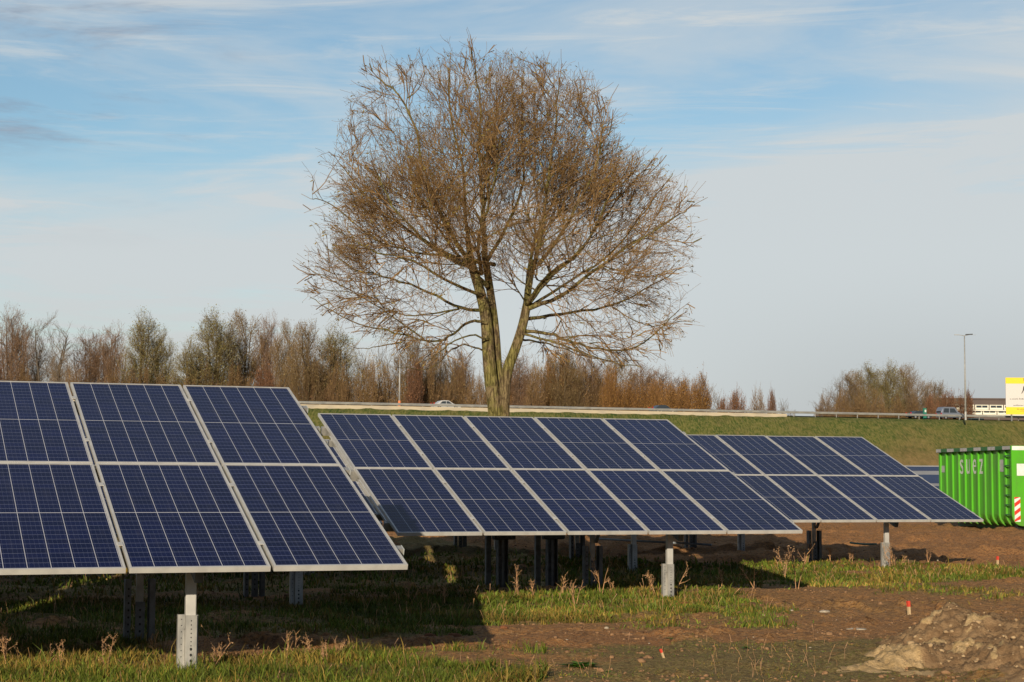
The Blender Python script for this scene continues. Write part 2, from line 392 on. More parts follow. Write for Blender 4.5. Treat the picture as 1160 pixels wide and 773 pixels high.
def H(X, Y):
    X = np.asarray(X, float); Y = np.asarray(Y, float)
    d = np.hypot(X, Y); near = 1 - sst(d, 70, 130)
    g = grass_mask(X, Y); rough = .55 + .45 * (1 - g)
    h = (fbm(X * .35, Y * .35, 31) - .5) * .10 * near
    h = h + ((fbm(X * 1.7, Y * 1.7, 33, 4) - .5) * .085 + (fbm(X * 6.5, Y * 6.5, 37, 4) - .5) * .040) * rough * near
    lumps = sst(fbm(X * 2.6, Y * 2.6, 41, 4), .52, .74) * sst(fbm(X * .5, Y * .9, 43), .48, .6)
    h = h + lumps * .085 * rough * near * (1 - g * .7)
    far = sst(Y, 26, 34) * (1 - sst(Y, 60, 80))
    h = h + far * ((fbm(X * .9, Y * .9, 47, 4) - .5) * .30 + (fbm(X * 3.5, Y * 2.2, 48, 4) - .5) * .22)
    # tyre ruts across the bare soil
    al, bk = row_ab(X, Y)
    for c in (15.9, 17.0):
        q = bk - c - .18 * np.sin(al * .5) - (al - 4) * .05
        h = h - .035 * np.exp(-(q / .14) ** 2) * (1 - g * .6) * (al > 3) * near
    return h + H_base(X, Y)
th = np.concatenate([np.linspace(-180, -24, 60, endpoint=False), np.linspace(-24, -17, 30, endpoint=False), np.linspace(-17, 17, 470, endpoint=False), np.linspace(17, 24, 30, endpoint=False), np.linspace(24, 180, 60, endpoint=False)])
th = np.radians(th)
rr = [1.0]
while rr[-1] < 9: rr.append(rr[-1] * 1.06)
while rr[-1] < 60: rr.append(rr[-1] * 1.0052)
while rr[-1] < 340: rr.append(rr[-1] * 1.008)
while rr[-1] < 6000: rr.append(rr[-1] * 1.12)
rr = np.array(rr); nR, nT = len(rr), len(th)
GX = rr[:, None] * np.sin(th)[None]; GY = rr[:, None] * np.cos(th)[None]
GZ = H(GX, GY)
V = np.stack([GX, GY, GZ], -1).reshape(-1, 3); V = np.concatenate([V, [[0, 0, 0]]])
i, j = np.meshgrid(np.arange(nR - 1), np.arange(nT), indexing='ij'); j2 = (j + 1) % nT
Fq = np.stack([i * nT + j, i * nT + j2, (i + 1) * nT + j2, (i + 1) * nT + j], -1).reshape(-1, 4)[:, ::-1]
bankm = sst(road_back(V[:, 0], V[:, 1]), 205, 222)
tint = np.stack([grass_mask(V[:, 0], V[:, 1]), bankm, red_mask(V[:, 0], V[:, 1])], -1)
gme = mesh_np('ground', V, Fq, MAT['ground'], True, tint)
ground = put('ground', gme); tag(ground, kind='structure')
cm = MB(); cm.add([(0, 0, 0)] + [tuple(V[k]) for k in range(nT)], [(0, 1 + (k + 1) % nT, 1 + k) for k in range(nT)])
tag(cm.build('ground', MAT['ground'], smooth=True), kind='structure')

# motorway surface on top of the embankment
def road_pt(al, bk, z): return Vector((al * math.cos(RY) - bk * math.sin(RY), al * math.sin(RY) + bk * math.cos(RY), z))
mb = MB(); mb.add([road_pt(a, b, 12.52) for a, b in ((-500, 264.2), (700, 264.2), (700, 278.5), (-500, 278.5))], [(0, 1, 2, 3)])
tag(mb.build('motorway', MAT['asphalt']), kind='structure')
mb = MB()
for b in (264.8, 278.0): mb.add([road_pt(a, q, 12.524) for a, q in ((-500, b - .08), (700, b - .08), (700, b + .08), (-500, b + .08))], [(0, 1, 2, 3)])
for k in range(-30, 50):
    for b in (269.2, 273.6): mb.add([road_pt(a, q, 12.524) for a, q in ((k * 12, b - .07), (k * 12 + 3, b - .07), (k * 12 + 3, b + .07), (k * 12, b + .07))], [(0, 1, 2, 3)])
tag(mb.build('road_markings', MAT['white_paint']), kind='structure')

# ------------------------------------------------------------------ solar tables
MW, ML, GAP = .985, 2.07, .0245
frame_mb = MB()
T_ = .040; L_ = .018
frame_mb.box(-MW, -MW + L_, 0, ML, -T_, 0); frame_mb.box(-L_, 0, 0, ML, -T_, 0)
frame_mb.box(-MW + L_, -L_, 0, L_, -T_, 0); frame_mb.box(-MW + L_, -L_, ML - L_, ML, -T_, 0)
FRAME_ME = frame_mb.mesh('module_frame', MAT['alu'])
g_ = MB().box(-MW + L_, -L_, L_, ML - L_, -.012, -.004); GLASS_ME = g_.mesh('solar_module', MAT['cells'])

def holes(mb, x, y, z0, z1, step, rad, nrm=-1):
    z = z0
    while z < z1:
        mb.add([(x + rad * math.cos(k * math.pi / 4), y + .0015 * nrm, z + rad * 1.2 * math.sin(k * math.pi / 4)) for k in range(8)], [tuple(range(8))])
        z += step
def two_mat(mb, nb, name, mat):
    me = bpy.data.meshes.new(name); me.from_pydata(mb.v, [], mb.f); me.materials.append(mat); me.materials.append(MAT['hole'])
    me.polygons.foreach_set('material_index', [0] * nb + [1] * (len(mb.f) - nb)); me.update(); return me
def front_post_meshes(top):
    up_ = MB(); up_.box(-.037, .037, -.03, .03, .30, top)
    up_ = up_.mesh('front_post', MAT['alu'], bevel=.004)
    b = MB()
    b.box(-.039, .043, -.040, -.035, -.25, .42)                  # punched front web
    b.box(-.039, -.034, -.035, .045, -.25, .42); b.box(.038, .043, -.035, .045, -.25, .42)
    b.box(-.086, -.0405, -.010, -.004, -.25, .425); b.box(-.090, -.086, -.010, .035, -.25, .425)   # left flange plate
    b.box(.0445, .056, -.012, -.006, -.25, .42)
    nb = len(b.f); holes(b, .002, -.040, .05, .18, .042, .0095); holes(b, .002, -.040, .20, .40, .030, .0045)
    holes(b, -.064, -.010, .12, .40, .045, .004)
    b = two_mat(b, nb, 'post_base', MAT['galv'])
    bo = MB()
    for z in (.33,): bo.tube([(-.050, -.010, z), (-.050, -.028, z)], .010, 6)
    bo = bo.mesh('bolt', MAT['galv'])
    return up_, b, bo
def rear_post_meshes(top):
    up_ = MB(); up_.box(-.030, .030, -.022, .022, .25, top); up_.box(-.020, .020, -.0225 - .001, -.022, .40, .47)
    up_ = up_.mesh('rear_post', MAT['galv'])
    b = MB()
    for s in (-1, 1):
        b.box(s * .125 - .003, s * .125 + .003, -.05, .04, -.25, .55)
        b.box(min(s * .125, s * .075), max(s * .125, s * .075), .040, .045, -.25, .55)
        b.box(min(s * .125, s * .078), max(s * .125, s * .078), -.055, -.050, -.25, .55)
    b.box(-.04, .04, -.045, -.040, -.25, .36)
    nb = len(b.f); holes(b, -.10, -.055, .05, .5, .06, .008); holes(b, 0, -.045, .05, .3, .06, .009)
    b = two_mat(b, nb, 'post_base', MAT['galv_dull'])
    return up_, b

def solar_table(loc, yaw, tilt, ncol, label, post_x=(-1.46,), group='tables of tilted solar panels', nrow=2):
    t = empty('solar_table', (loc[0], loc[1], 0), yaw, label, 'solar panels', group)
    z0 = loc[2]; ct, st = math.cos(tilt), math.sin(tilt)
    for c in range(ncol):
        for r in range(nrow):
            L = r * (ML + GAP)
            jit = rng.normal(0, .0007, 3)
            g = put('solar_module', GLASS_ME, t)
            g.location = (-c * (MW + GAP) + 0 * jit[0], L * ct, z0 + L * st + jit[1] * .8)
            g.rotation_euler = (tilt + jit[2], 0, 0)
            put('module_frame', FRAME_ME, g)
    W = ncol * (MW + GAP)
    M = Matrix.Translation((0, 0, z0)) @ Matrix.Rotation(tilt, 4, 'X')
    for k, s in enumerate((.42, 2.10, 3.72)):
        p = MB().box(-W - .02, .075, s - .035, s + .035, -T_ - .105, -T_ - .002, M); p.build('purlin', MAT['galv'], t)
        e = MB().box(.077, .083, s - .04, s + .04, -T_ - .11, -T_ + .0, M); e.build('purlin_end_cap', MAT['box'], t)
    for c in range(1, ncol):
        for s in (.42, 1.60, 2.62, 3.72):
            cl = MB().box(-c * (MW + GAP) - .004 - .0, -c * (MW + GAP) + .029, s - .03, s + .03, .0005, .006, M); cl.build('clamp', MAT['alu'], t)
    for X in post_x:
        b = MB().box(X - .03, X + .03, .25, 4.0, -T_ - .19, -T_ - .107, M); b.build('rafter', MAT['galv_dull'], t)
        def under(yy): return z0 + (yy / ct) * st - (T_ + .19) / ct + .03
        a_, bb, bo = front_post_meshes(under(.63))
        f = put('front_post', a_, t); f.location = (X, .63, 0)
        for me in (bb,): put(me.name.split('.')[0], me, f)
        put('bolt', bo, f)
        a_, bb = rear_post_meshes(under(3.10))
        f = put('rear_post', a_, t); f.location = (X, 3.10, 0)
        for me in (bb,): put(me.name.split('.')[0], me, f)
        s = MB().bar((X + .04, 3.07, .60), (X + .04, 2.35, under(2.35)), .035, .035); s.build('strut', MAT['galv_dull'], t)
    return t
deg = R
TABLES = [  # corner x, y, z of the lower right corner; yaw; tilt
    (-.746, 13.105, .795, deg(20.07), deg(20.70)),
    (3.489, 21.595, .832, deg(19.39), deg(20.35)),
    (7.805, 29.806, .808, deg(19.10), deg(20.36))]
def shift(T, d):
    x_, y_, z_, ya, ti = T; return (x_ - d * math.cos(ya), y_ - d * math.sin(ya), z_)
NW = 5 * (MW + GAP)
A_, B_, C_ = TABLES
solar_table(A_[:3], A_[3], A_[4], 5, 'nearest table of dark blue solar panels, its front post in lit grass at lower left')
solar_table(shift(A_, NW + .12), A_[3], A_[4], 5, 'table continuing the nearest row of solar panels beyond the left edge of the photo')
solar_table(B_[:3], B_[3], B_[4], 5, 'middle table of solar panels, ten panels wide open to view below the big bare tree')
solar_table(shift(B_, NW + .13), B_[3], B_[4], 5, 'table of solar panels mostly hidden behind the nearest table, only its right edge showing', post_x=(-.82,))
solar_table(C_[:3], C_[3], C_[4], 5, 'third table of solar panels, pointing at the green container with its right corner')
solar_table(shift(C_, NW + .13), C_[3], C_[4], 5, 'table of solar panels hidden behind the middle table, one grey post showing underneath', post_x=(-.82,))
solar_table(shift(A_, 2 * NW + .24), A_[3], A_[4], 5, 'table of blue solar panels farthest along the nearest row, wholly left of the photo')
solar_table(shift(B_, 2 * NW + .26), B_[3], B_[4], 5, 'table of solar panels in the second row, far behind the nearest table at left', post_x=(-.82,))
solar_table(shift(C_, 2 * NW + .26), C_[3], C_[4], 5, 'table of panels in the third row, hidden behind the left half of the middle table', post_x=(-.82,))
solar_table(shift(C_, 3 * NW + .39), C_[3], C_[4], 5, 'table of solar panels in the third row, hidden behind the nearest table', post_x=(-.82,))
dyaw = deg(19.2)
dx0 = 17.99 * math.cos(R(19.5)) - 32.1 * math.sin(R(19.5)); dy0 = 17.99 * math.sin(R(19.5)) + 32.1 * math.cos(R(19.5))
solar_table((dx0, dy0, .80), dyaw, deg(20.3), 5, 'fourth table of solar panels hidden behind the third, two punched posts showing underneath', post_x=(-1.46,))

D_ = (dx0, dy0, .80, dyaw, deg(20.3))
solar_table(shift(D_, NW + .13), D_[3], D_[4], 5, 'table of solar panels in the fourth row, hidden behind the middle table')
# dark inverter rack standing under the middle table
def rack():
    by = B_[3]; ex = Matrix.Translation((B_[0], B_[1], 0)) @ Matrix.Rotation(by, 4, 'Z')
    inv = ex.inverted()
    p1 = inv @ ground_at(566, 663.5); p2 = inv @ ground_at(627.5, 663.5)
    Yr = p1.y * .5 + p2.y * .5
    t = empty('inverter_rack', ex @ Vector((p1.x, Yr, 0)), by, 'dark steel rack with two posts and a crossbar standing in shade under the middle table', 'steel rack')
    dxp = p2.x - p1.x + .0
    for X in (0, dxp):
        b = MB(); b.box(X - .07, X - .064, -.05, .05, -.2, 1.25); b.box(X + .064, X + .07, -.05, .05, -.2, 1.25); b.box(X - .064, X + .064, .03, .036, -.2, 1.25)
        b.box(X - .020, X + .012, -.045, -.038, -.2, .80)
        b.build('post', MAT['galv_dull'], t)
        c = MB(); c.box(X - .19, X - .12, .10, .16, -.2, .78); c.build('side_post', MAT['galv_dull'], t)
        bx = MB(); bx.box(X - .14, X + .16, -.10, .02, .62, 1.05); bx.build('inverter_box', MAT['black'], t, bevel=.01)
    MB().box(.165, dxp - .145, -.02, .03, .74, .79).build('crossbar', MAT['black'], t)
rack()

# table of landscape panels far off, partly hidden by the container
def far_table():
    Y0 = 70.5; t = empty('solar_table', (19.5, 76.5, 0), R(0.0), 'distant low table of solar panels with broad pale gaps, left of the green container', 'solar panels', 'tables of tilted solar panels')
    tilt = R(18); W = 12.0; z0 = .75; M = Matrix.Translation((0, 0, z0)) @ Matrix.Rotation(tilt, 4, 'X')
    g = MB(); n = 6
    rows = [(0.0, .55), (.95, 1.75), (2.15, 3.35), (3.95, 4.55)]
    for k in range(n):
        for (a, b) in rows:
            m_ = MB().box(-(k + 1) * 2.0 + .04, -k * 2.0 - .04, a, b, -.03, 0, M); m_.build('solar_module', MAT['far_cells'], t)
    for (a, b) in ((.56, .94), (1.76, 2.14), (3.36, 3.94)):
        MB().box(-W, 0, a, b, -.06, -.01, M).build('mounting_rail', MAT['dull_rail'], t)
    MB().box(-W, 0, 4.56, 4.66, -.05, .005, M).build('top_edge', MAT['alu'], t)
    for X in (-1.5, -5.5, -9.5):
        MB().box(X - .05, X + .05, .6, .7, -.2, z0 + .1).build('post', MAT['galv'], t)
        MB().box(X - .05, X + .05, 3.9, 4.0, -.2, z0 + 1.1).build('post', MAT['galv'], t)
MAT['far_cells'] = worn('blue_cells', (.014, .020, .062), (.020, .028, .075), 2, .2)
MAT['dull_rail'] = worn('dull_mounting_rail', (.30, .30, .30), (.24, .24, .25), 2, .6)
far_table()

# conduits lying in the shade between the rows
a = ground_at(676, 622.5); b = ground_at(806, 626.5)
tag(MB().tube([(a.x, a.y, .22), ((a.x + b.x) / 2, (a.y + b.y) / 2, .19), (b.x, b.y, .16)], .022, 8).build('conduit', MAT['pipe'], smooth=True), 'thin grey conduit running level in the shade behind the middle table', 'conduit')
a = ground_at(963, 622); b = ground_at(993, 623)
tag(MB().tube([(a.x, a.y, .13), ((a.x + b.x) / 2, (a.y + b.y) / 2, .11), (b.x, b.y, .12)], .02, 8).build('hose', MAT['cable_green'], smooth=True), 'short blue-green hose lying in the shade behind the front post of the third table', 'hose')

# ------------------------------------------------------------------ green roll-off container
def container():
    p0 = Vector((14.72, 53.0)); p1 = Vector((13.95, 59.0)); d = (p1 - p0); yaw = math.atan2(d.y, d.x) - math.pi / 2
    L = d.length; Wd = 2.45; Ht = 2.50
    t = empty('roll_off_container', (p0.x, p0.y, .02), yaw, 'bright green ribbed steel waste container standing on the bare soil at the right', 'container')
    # local: x to the right (width), y away (length), z up. Left side sheet at x=.10, ribs to x=0
    s = MB(); r_ = .32; z0 = .14
    prof = [(.10, Ht - .12), (.10, z0 + r_)] + [(.10 + r_ - r_ * math.cos(a), z0 + r_ - r_ * math.sin(a)) for a in (R(22), R(45), R(68))] + [(.10 + r_, z0)]
    full = prof + [(Wd - x_, z_) for x_, z_ in reversed(prof)]
    s.prism(full, .06, L, None)
    s.build('body', MAT['green'], t, bevel=0)
    n = 11
    for k in range(n):
        y = .62 + k * (L - .72) / (n - 1)
        rb = MB(); rr_ = r_ + .02
        o = [(.045, Ht - .12), (.045, z0 + r_ * .9)] + [(.10 + r_ - (r_ + .055) * math.cos(a), z0 + r_ - (r_ + .06) * math.sin(a)) for a in (R(25), R(45), R(62))] + [(.10 + r_ * .8, z0 + .01)]
        i_ = [(.11 + r_, z0 + .02), (.11 + r_ * .4, z0 + r_ * .5), (.11, z0 + r_), (.11, Ht - .12)]
        rb.prism(o + i_, y - .06, y + .06); rb.build('rib', MAT['green'], t)
    # ladder bay by the near corner
    MB().box(.0, .10, .0, .09, .16 + r_, Ht - .12).build('corner_post', MAT['green'], t)
    for k in range(7):
        MB().box(.01, .035, .10, .55, .45 + k * .29, .485 + k * .29).build('ladder_rung', MAT['green_dark'], t)
    # top rail with alternate reflective strips
    MB().box(-.03, .14, 0, L, Ht - .12, Ht).build('top_rail', MAT['green_dark'], t, bevel=.01)
    MB().box(Wd - .14, Wd + .03, 0, L, Ht - .12, Ht).build('top_rail', MAT['green_dark'], t, bevel=.01)
    for k in range(6):
        y = .02 + k * 1.12
        MB().box(-.034, -.031, y, min(y + .56, L - .02), Ht - .11, Ht - .01).build('reflective_strip', MAT['grey_tape'], t)
    # near end face
    e = MB(); o = [(.0, Ht)] + [(.0, z0 + r_)] + [(r_ - r_ * math.cos(a), z0 + r_ - r_ * math.sin(a)) for a in (R(22), R(45), R(68))] + [(r_, z0)]
    poly = o + [(Wd - x_, z_) for x_, z_ in reversed(o)]
    e.prism(poly, -.01, .05); e.build('end_wall', MAT['green'], t)
    MB().box(.02, .40, -.018, -.012, Ht - .13, Ht - .01).build('reflective_strip', MAT['white_paint'], t)
    MB().box(.16, .95, -.018, -.012, 1.62, 1.97).build('placard', MAT['white_paint'], t)
    # hazard board
    MB().box(.07, .25, -.018, -.012, .27, .99).build('hazard_board', MAT['white_paint'], t)
    hz = MB()
    for k in range(4):
        zb = .27 + k * .24 - .06
        pl = []
        for q in ((.07, zb), (.25, zb + .13), (.25, zb + .25), (.07, zb + .12)): pl.append((q[0], min(max(q[1], .27), .99)))
        hz.add([(q[0], -.0195, q[1]) for q in pl], [(0, 1, 2, 3)])
    hz.build('red_stripe', MAT['red'], t)
    # logo letters, one per bay, on the sheet between the ribs
    bays = [.62 + (k + .5) * (L - .72) / (n - 1) for k in range(n - 1)]
    for ch, kb in zip('suez', (6, 5, 4, 3)):
        add_letter(ch, t, (.094, bays[kb] + .205, 1.68), (R(90), 0, R(-90)), .46, .31, MAT['letter'])
    for y_, hh in ((bays[0] - .10, .30), (bays[9] - .09, .18)):
        MB().box(.090, .096, y_, y_ + .30, 1.74, 1.74 + hh * 1.2).build('sticker', MAT['grey_tape'], t)
    add_letter('suez', t, (.42, -.021, 1.70), (R(90), 0, 0), .20, .50, MAT['dark_letter'])
    # rollers and skids
    for X in (.75, 1.70): MB().box(X - .06, X + .06, .1, L, -.01, z0).build('skid', MAT['green_dark'], t)
    for X in (.35, Wd - .35): MB().tube([(X - .09, .35, .12), (X + .09, .35, .12)], .12, 14).build('roller', MAT['black'], t)
    return t
def text_mesh(s, mat, size, depth=.002):
    cu = bpy.data.curves.new('t', 'FONT'); cu.body = s; cu.size = size; cu.extrude = depth; cu.resolution_u = 4
    o = bpy.data.objects.new('t', cu); C.objects.link(o)
    dg = bpy.context.evaluated_depsgraph_get(); dg.update()
    me = bpy.data.meshes.new_from_object(o.evaluated_get(dg)); bpy.data.objects.remove(o)
    me.name = 'lettering'; me.materials.clear(); me.materials.append(mat)
    return me
def add_letter(s, parent, loc, rot, height, width, mat):
    me = text_mesh(s, mat, 1.0)
    co = np.empty(len(me.vertices) * 3, dtype=np.float32); me.vertices.foreach_get('co', co); co = co.reshape(-1, 3)
    lo = co.min(0); hi = co.max(0)
    co[:, 0] = (co[:, 0] - lo[0]) / (hi[0] - lo[0]) * width; co[:, 1] = (co[:, 1] - lo[1]) / (hi[1] - lo[1]) * height
    me.vertices.foreach_set('co', co.ravel()); me.update()
    o = put('lettering', me, parent); o.location = loc; o.rotation_euler = rot
    return o
container()

# ------------------------------------------------------------------ motorway furniture
END_AL = (lambda v: v.x * math.cos(RY) + v.y * math.sin(RY))(at(897, 473, 292))
bt = empty('concrete_barrier', road_pt(0, 259.6, 12.1), RY, 'long low sand-coloured concrete kerb wall under the guardrail, left of the end at the bridge', 'barrier')
mb = MB(); mb.prism([(0, -.4), (.5, -.4), (.5, .50), (.12, .52), (.0, .1)], 0, 1)
mb = MB(); X0, X1 = -210, END_AL
vs = [(X_, y_, z_) for X_ in (X0, X1) for y_, z_ in ((-.3, -.6), (-.1, .52), (.35, .52), (.5, -.6))]
mb.add(vs, [(0, 1, 5, 4), (1, 2, 6, 5), (2, 3, 7, 6), (0, 3, 2, 1), (4, 5, 6, 7)]); mb.build('wall', MAT['concrete'], bt)
jm = MB()
gt = empty('guardrail', road_pt(0, 260.6, 12.1), RY, 'long grey steel guardrail along the edge of the motorway on the embankment', 'guardrail')
def wbeam(mb, x0, x1, y, z):
    prof = [(0, -.155), (-.08, -.115), (-.08, -.045), (0, -.01), (0, .01), (-.08, .045), (-.08, .115), (0, .155)]
    n = len(prof); vs = [(X_, y + p[0], z + p[1]) for X_ in (x0, x1) for p in prof]
    mb.add(vs, [(i, i + 1, n + i + 1, n + i) for i in range(n - 1)])
mb = MB(); wbeam(mb, -210, 420, 0, .82); mb.build('beam', MAT['rail'], gt)
mb = MB(); wbeam(mb, -210, 420, 3.1, 1.02); mb.build('beam', MAT['rail'], gt)
for k in range(0, 62):
    X_ = END_AL - 110 + k * 4
    MB().box(X_ - .06, X_ + .06, .06, .16, -.6, .96).build('post', MAT['rail'], gt)

def lamp_post(px, topy, Yd, label, base=12.4, double=True):
    p = at(px, topy, Yd); h = p.z - base
    t = empty('street_lamp', (p.x, Yd, base), 0, label, 'street lamp')
    MB().tube([(0, 0, -.5), (0, 0, h * .5), (0, 0, h)], [.16, .13, .085], 10).build('pole', MAT['lamp_steel'], t, smooth=True)
    MB().tube([(0, 0, -.5), (0, 0, .9)], [.2, .19], 10).build('base', MAT['lamp_steel'], t)
    MB().tube([(0, 0, h), (1.0, 0, h + .22)], [.06, .045], 8).build('arm', MAT['lamp_steel'], t)
    hd = MB(); hd.box(.9, 2.1, -.17, .17, h + .14, h + .30, Matrix.Translation((0, 0, -.06)) @ Matrix.Rotation(R(-3), 4, 'Y')); o = hd.build('lamp_head', MAT['lamp_head'], t, bevel=.03)
    MB().box(1.2, 1.95, -.12, .12, h + .13, h + .145).build('lens', MAT['lamp_glass'], o)
    if double:
        MB().tube([(0, 0, h), (-.9, 0, h + .12)], [.06, .045], 8).build('arm', MAT['lamp_steel'], t)
        o = MB().box(-1.7, -.85, -.12, .12, h + .10, h + .19).build('lamp_head', MAT['lamp_steel'], t, bevel=.02)
        MB().box(-1.55, -.95, -.09, .09, h + .085, h + .098).build('lens', MAT['lamp_glass'], o)
    return t
lamp_post(1092.5, 380.5, 298, 'tall double-armed street lamp on the motorway between the bare trees and the yellow sign')
t = lamp_post(453, 401, 285, 'slender pale lamp post behind the motorway guardrail, seen left of the big tree trunk', double=False)
p = at(453, 455, 284.6); o = MB().tube([(0, 0, .5), (0, 0, 1.7)], .22, 10).build('marker_band', principled('orange_band', (.7, .22, .08), .6)[0], t)

# information sign at the right edge
def sign():
    Yd = 308; tl = at(1139, 428, Yd); W_ = 6.6; H_ = 6.3; base = 11.6
    t = empty('information_sign', (tl.x, Yd, base), R(0), 'big yellow and white information board beside the motorway at the right edge', 'sign')
    zt = tl.z - base
    MB().box(0, W_, 0, .12, zt - H_, zt).build('board', MAT['sign_white'], t)
    MB().box(-.01, W_ + .01, -.02, -.003, zt - 1.02, zt + .01).build('yellow_band', MAT['yellow'], t)
    MB().box(-.01, W_ + .01, -.02, -.003, zt - H_ - .01, zt - 5.05).build('yellow_band', MAT['yellow'], t)
    for X in (1.0, 3.3, 5.6): MB().box(X - .12, X + .12, .13, .35, -.6, zt - .2).build('post', MAT['galv_dull'], t)
    d = MB()
    y = -.026
    def q(pts): d.add([(a, y, zt - b) for a, b in pts], [tuple(range(len(pts)))])
    q([(3.10, .06), (3.32, .06), (3.30, .5), (3.18, .72), (3.1, .5)])               # small mark on the top band
    q([(3.02, 1.55), (3.28, 1.28), (3.36, 1.5), (3.12, 2.2), (2.75, 2.75), (2.68, 2.7), (2.95, 2.1)])   # leaning figure
    q([(3.12, 2.0), (3.30, 2.05), (3.55, 2.7), (3.42, 2.75)])
    q([(3.4, 2.35), (3.85, 2.3), (4.0, 2.8), (3.35, 2.8)])                          # block at its foot
    rs = random.Random(4)
    def line(x0, x1, b, hgt):                                                       # rows of small characters, too small to read
        X = x0
        while X < x1:
            wd = rs.uniform(.09, .18); hh = hgt * rs.choice((.65, .65, 1.0)); q([(X, b - hh), (X + wd * .55, b - hh), (X + wd * .55, b), (X, b)])
            X += wd + (.12 if rs.random() < .14 else .02)
    line(.7, 5.0, 3.75, .24); line(5.2, 5.8, 3.75, .26); line(1.3, 5.2, 4.85, .24); line(1.9, 4.6, 5.5, .2); line(2.4, 4.2, 5.8, .16)
    d.build('lettering', MAT['dark_letter'], t)
sign()

# dark crash cushion / trailer parts right under the sign
o = empty('road_barrier_end', at(1098, 476, 309), RY, 'dark blue-grey steel barrier end just left of the yellow sign', 'barrier')
MB().box(-0, 3.0, 0, .4, -.35, .35).build('cushion', principled('dark_teal_plastic', (.06, .10, .11), .6)[0], o, bevel=.05)
for X in (.3, 2.5): MB().box(X, X + .1, -.05, -.01, -.5, .3).build('post', MAT['galv'], o)

# far building
def building():
    Yd = 420; a = at(1066, 452.5, Yd); W_ = 30; base = 6.0
    t = empty('office_building', (a.x, Yd, base), R(4), 'long low brown building with two rows of cream-framed windows behind the motorway', 'building')
    zt = a.z - base
    MB().box(0, W_, 0, 14, -4, zt).build('wall', MAT['roof_brown'], t)
    MB().box(-.2, W_ + .2, -.25, 14.2, zt, zt + .35).build('roof_edge', MAT['roof_brown'], t)
    px2m = Yd / F_PX
    for row, yy in enumerate((8.6, 14.2)):
        zc = zt - yy * px2m
        for k in range(8):
            X = (0 if row else 1.6) + 1.2 + k * 3.45
            w_ = MB().box(X - 1.6, X + 1.6, -.16, -.02, zc - .55, zc + .55).build('window', MAT['cream'], t)
            for q in range(2): MB().box(X - 1.35 + q * 1.4, X - .1 + q * 1.4, -.2, -.165, zc - .12, zc + .38).build('pane', MAT['glass'], w_)
        MB().box(-4.4 if row == 0 else 0, W_, -.6, -.17, zc - .90, zc - .62).build('ledge', MAT['cream'], t)
building()

# cars
def car(loc, yaw, L, Hc, paint, label, van=False):
    t = empty('car', loc, yaw, label, 'van' if van else 'car')
    W_ = 1.8
    if van: side = [(-L/2, .35), (-L/2, 1.15), (-L/2 + .15, Hc - .35), (-L/2 + .45, Hc), (L/2 - 1.9, Hc), (L/2 - 1.1, 1.25), (L/2 - .1, .95), (L/2, .6), (L/2, .35)]
    else: side = [(-L/2, .35), (-L/2 + .05, .85), (-L/2 + .55, .95), (-L/2 + 1.15, Hc - .05), (-L/2 + 1.8, Hc), (L/2 - 1.95, Hc - .04), (L/2 - 1.2, .92), (L/2 - .1, .72), (L/2, .5), (L/2, .3)]
    mb = MB(); mb.prism(side, -W_/2, W_/2); mb.build('body', paint, t, bevel=.05)
    g = MB()
    if van: wins = [[(-L/2 + .35, 1.15), (-L/2 + .55, Hc - .25), (-L/2 + 1.5, Hc - .25), (-L/2 + 1.5, 1.15)], [(-L/2 + 1.7, 1.15), (-L/2 + 1.7, Hc - .25), (L/2 - 2.0, Hc - .25), (L/2 - 1.45, 1.15)]]
    else: wins = [[(-L/2 + .95, .92), (-L/2 + 1.35, Hc - .16), (-L/2 + 1.95, Hc - .12), (-L/2 + 1.95, .92)], [(-L/2 + 2.03, .92), (-L/2 + 2.03, Hc - .12), (L/2 - 2.0, Hc - .14), (L/2 - 1.45, .92)]]
    for wn in wins:
        for s in (-1, 1):
            MB().prism(wn, s * (W_/2 + .004) - .003, s * (W_/2 + .004) + .003).build('side_window', MAT['glass'], t)
    if van: MB().box(-L/2 - .012, -L/2 + .0, -.7, .7, 1.15, 1.45).build('rear_window', MAT['glass'], t)
    for s in (-1, 1):
        MB().box(-L/2 - .02, -L/2 + .06, s * .74 - .12, s * .74 + .12, .8, 1.1).build('tail_light', MAT['tail'], t)
        for X in (-L/2 + .85, L/2 - .85):
            wh = MB().tube([(X, s * .72, .31), (X, s * .92, .31)], .31, 18).build('wheel', MAT['tyre'], t)
            MB().tube([(X, s * .915, .31), (X, s * .928, .31)], .19, 14).build('rim', MAT['rim'], wh)
    return t
def on_road(px, lane):
    d = ray(px, 460); tt = d.x / d.y; Y = lane / (math.cos(RY) - tt * math.sin(RY)); return (tt * Y, Y, 12.53)
car(on_road(505, 267.2), RY, 4.4, 1.45, MAT['car_white'], 'white car on the motorway just left of the big tree trunk, only its roof showing')
car(on_road(751, 267.2), RY, 4.4, 1.45, MAT['car_dark'], 'dark car with a shining roof on the motorway, well right of the big tree trunk')
car(on_road(1076, 267.2), RY, 4.6, 2.15, MAT['car_blue'], 'silver-blue van driving on the motorway beside the street lamp', van=True)
car(on_road(1041, 267.2), RY, 4.3, 1.40, MAT['car_dark'], 'low dark car ahead of the bare trees, left of the silver-blue van')
p = on_road(1047.5, 262.5)
t = empty('roadside_cabinet', (p[0], p[1], 12.3), RY, 'small teal roadside marker behind the guardrail left of the silver-blue van', 'marker')
MB().box(-.25, .25, -.2, .2, 0, 1.9).build('cabinet', MAT['teal'], t, bevel=.03); MB().box(-.15, .15, -.215, -.203, 1.2, 1.6).build('reflector', MAT['white_paint'], t)

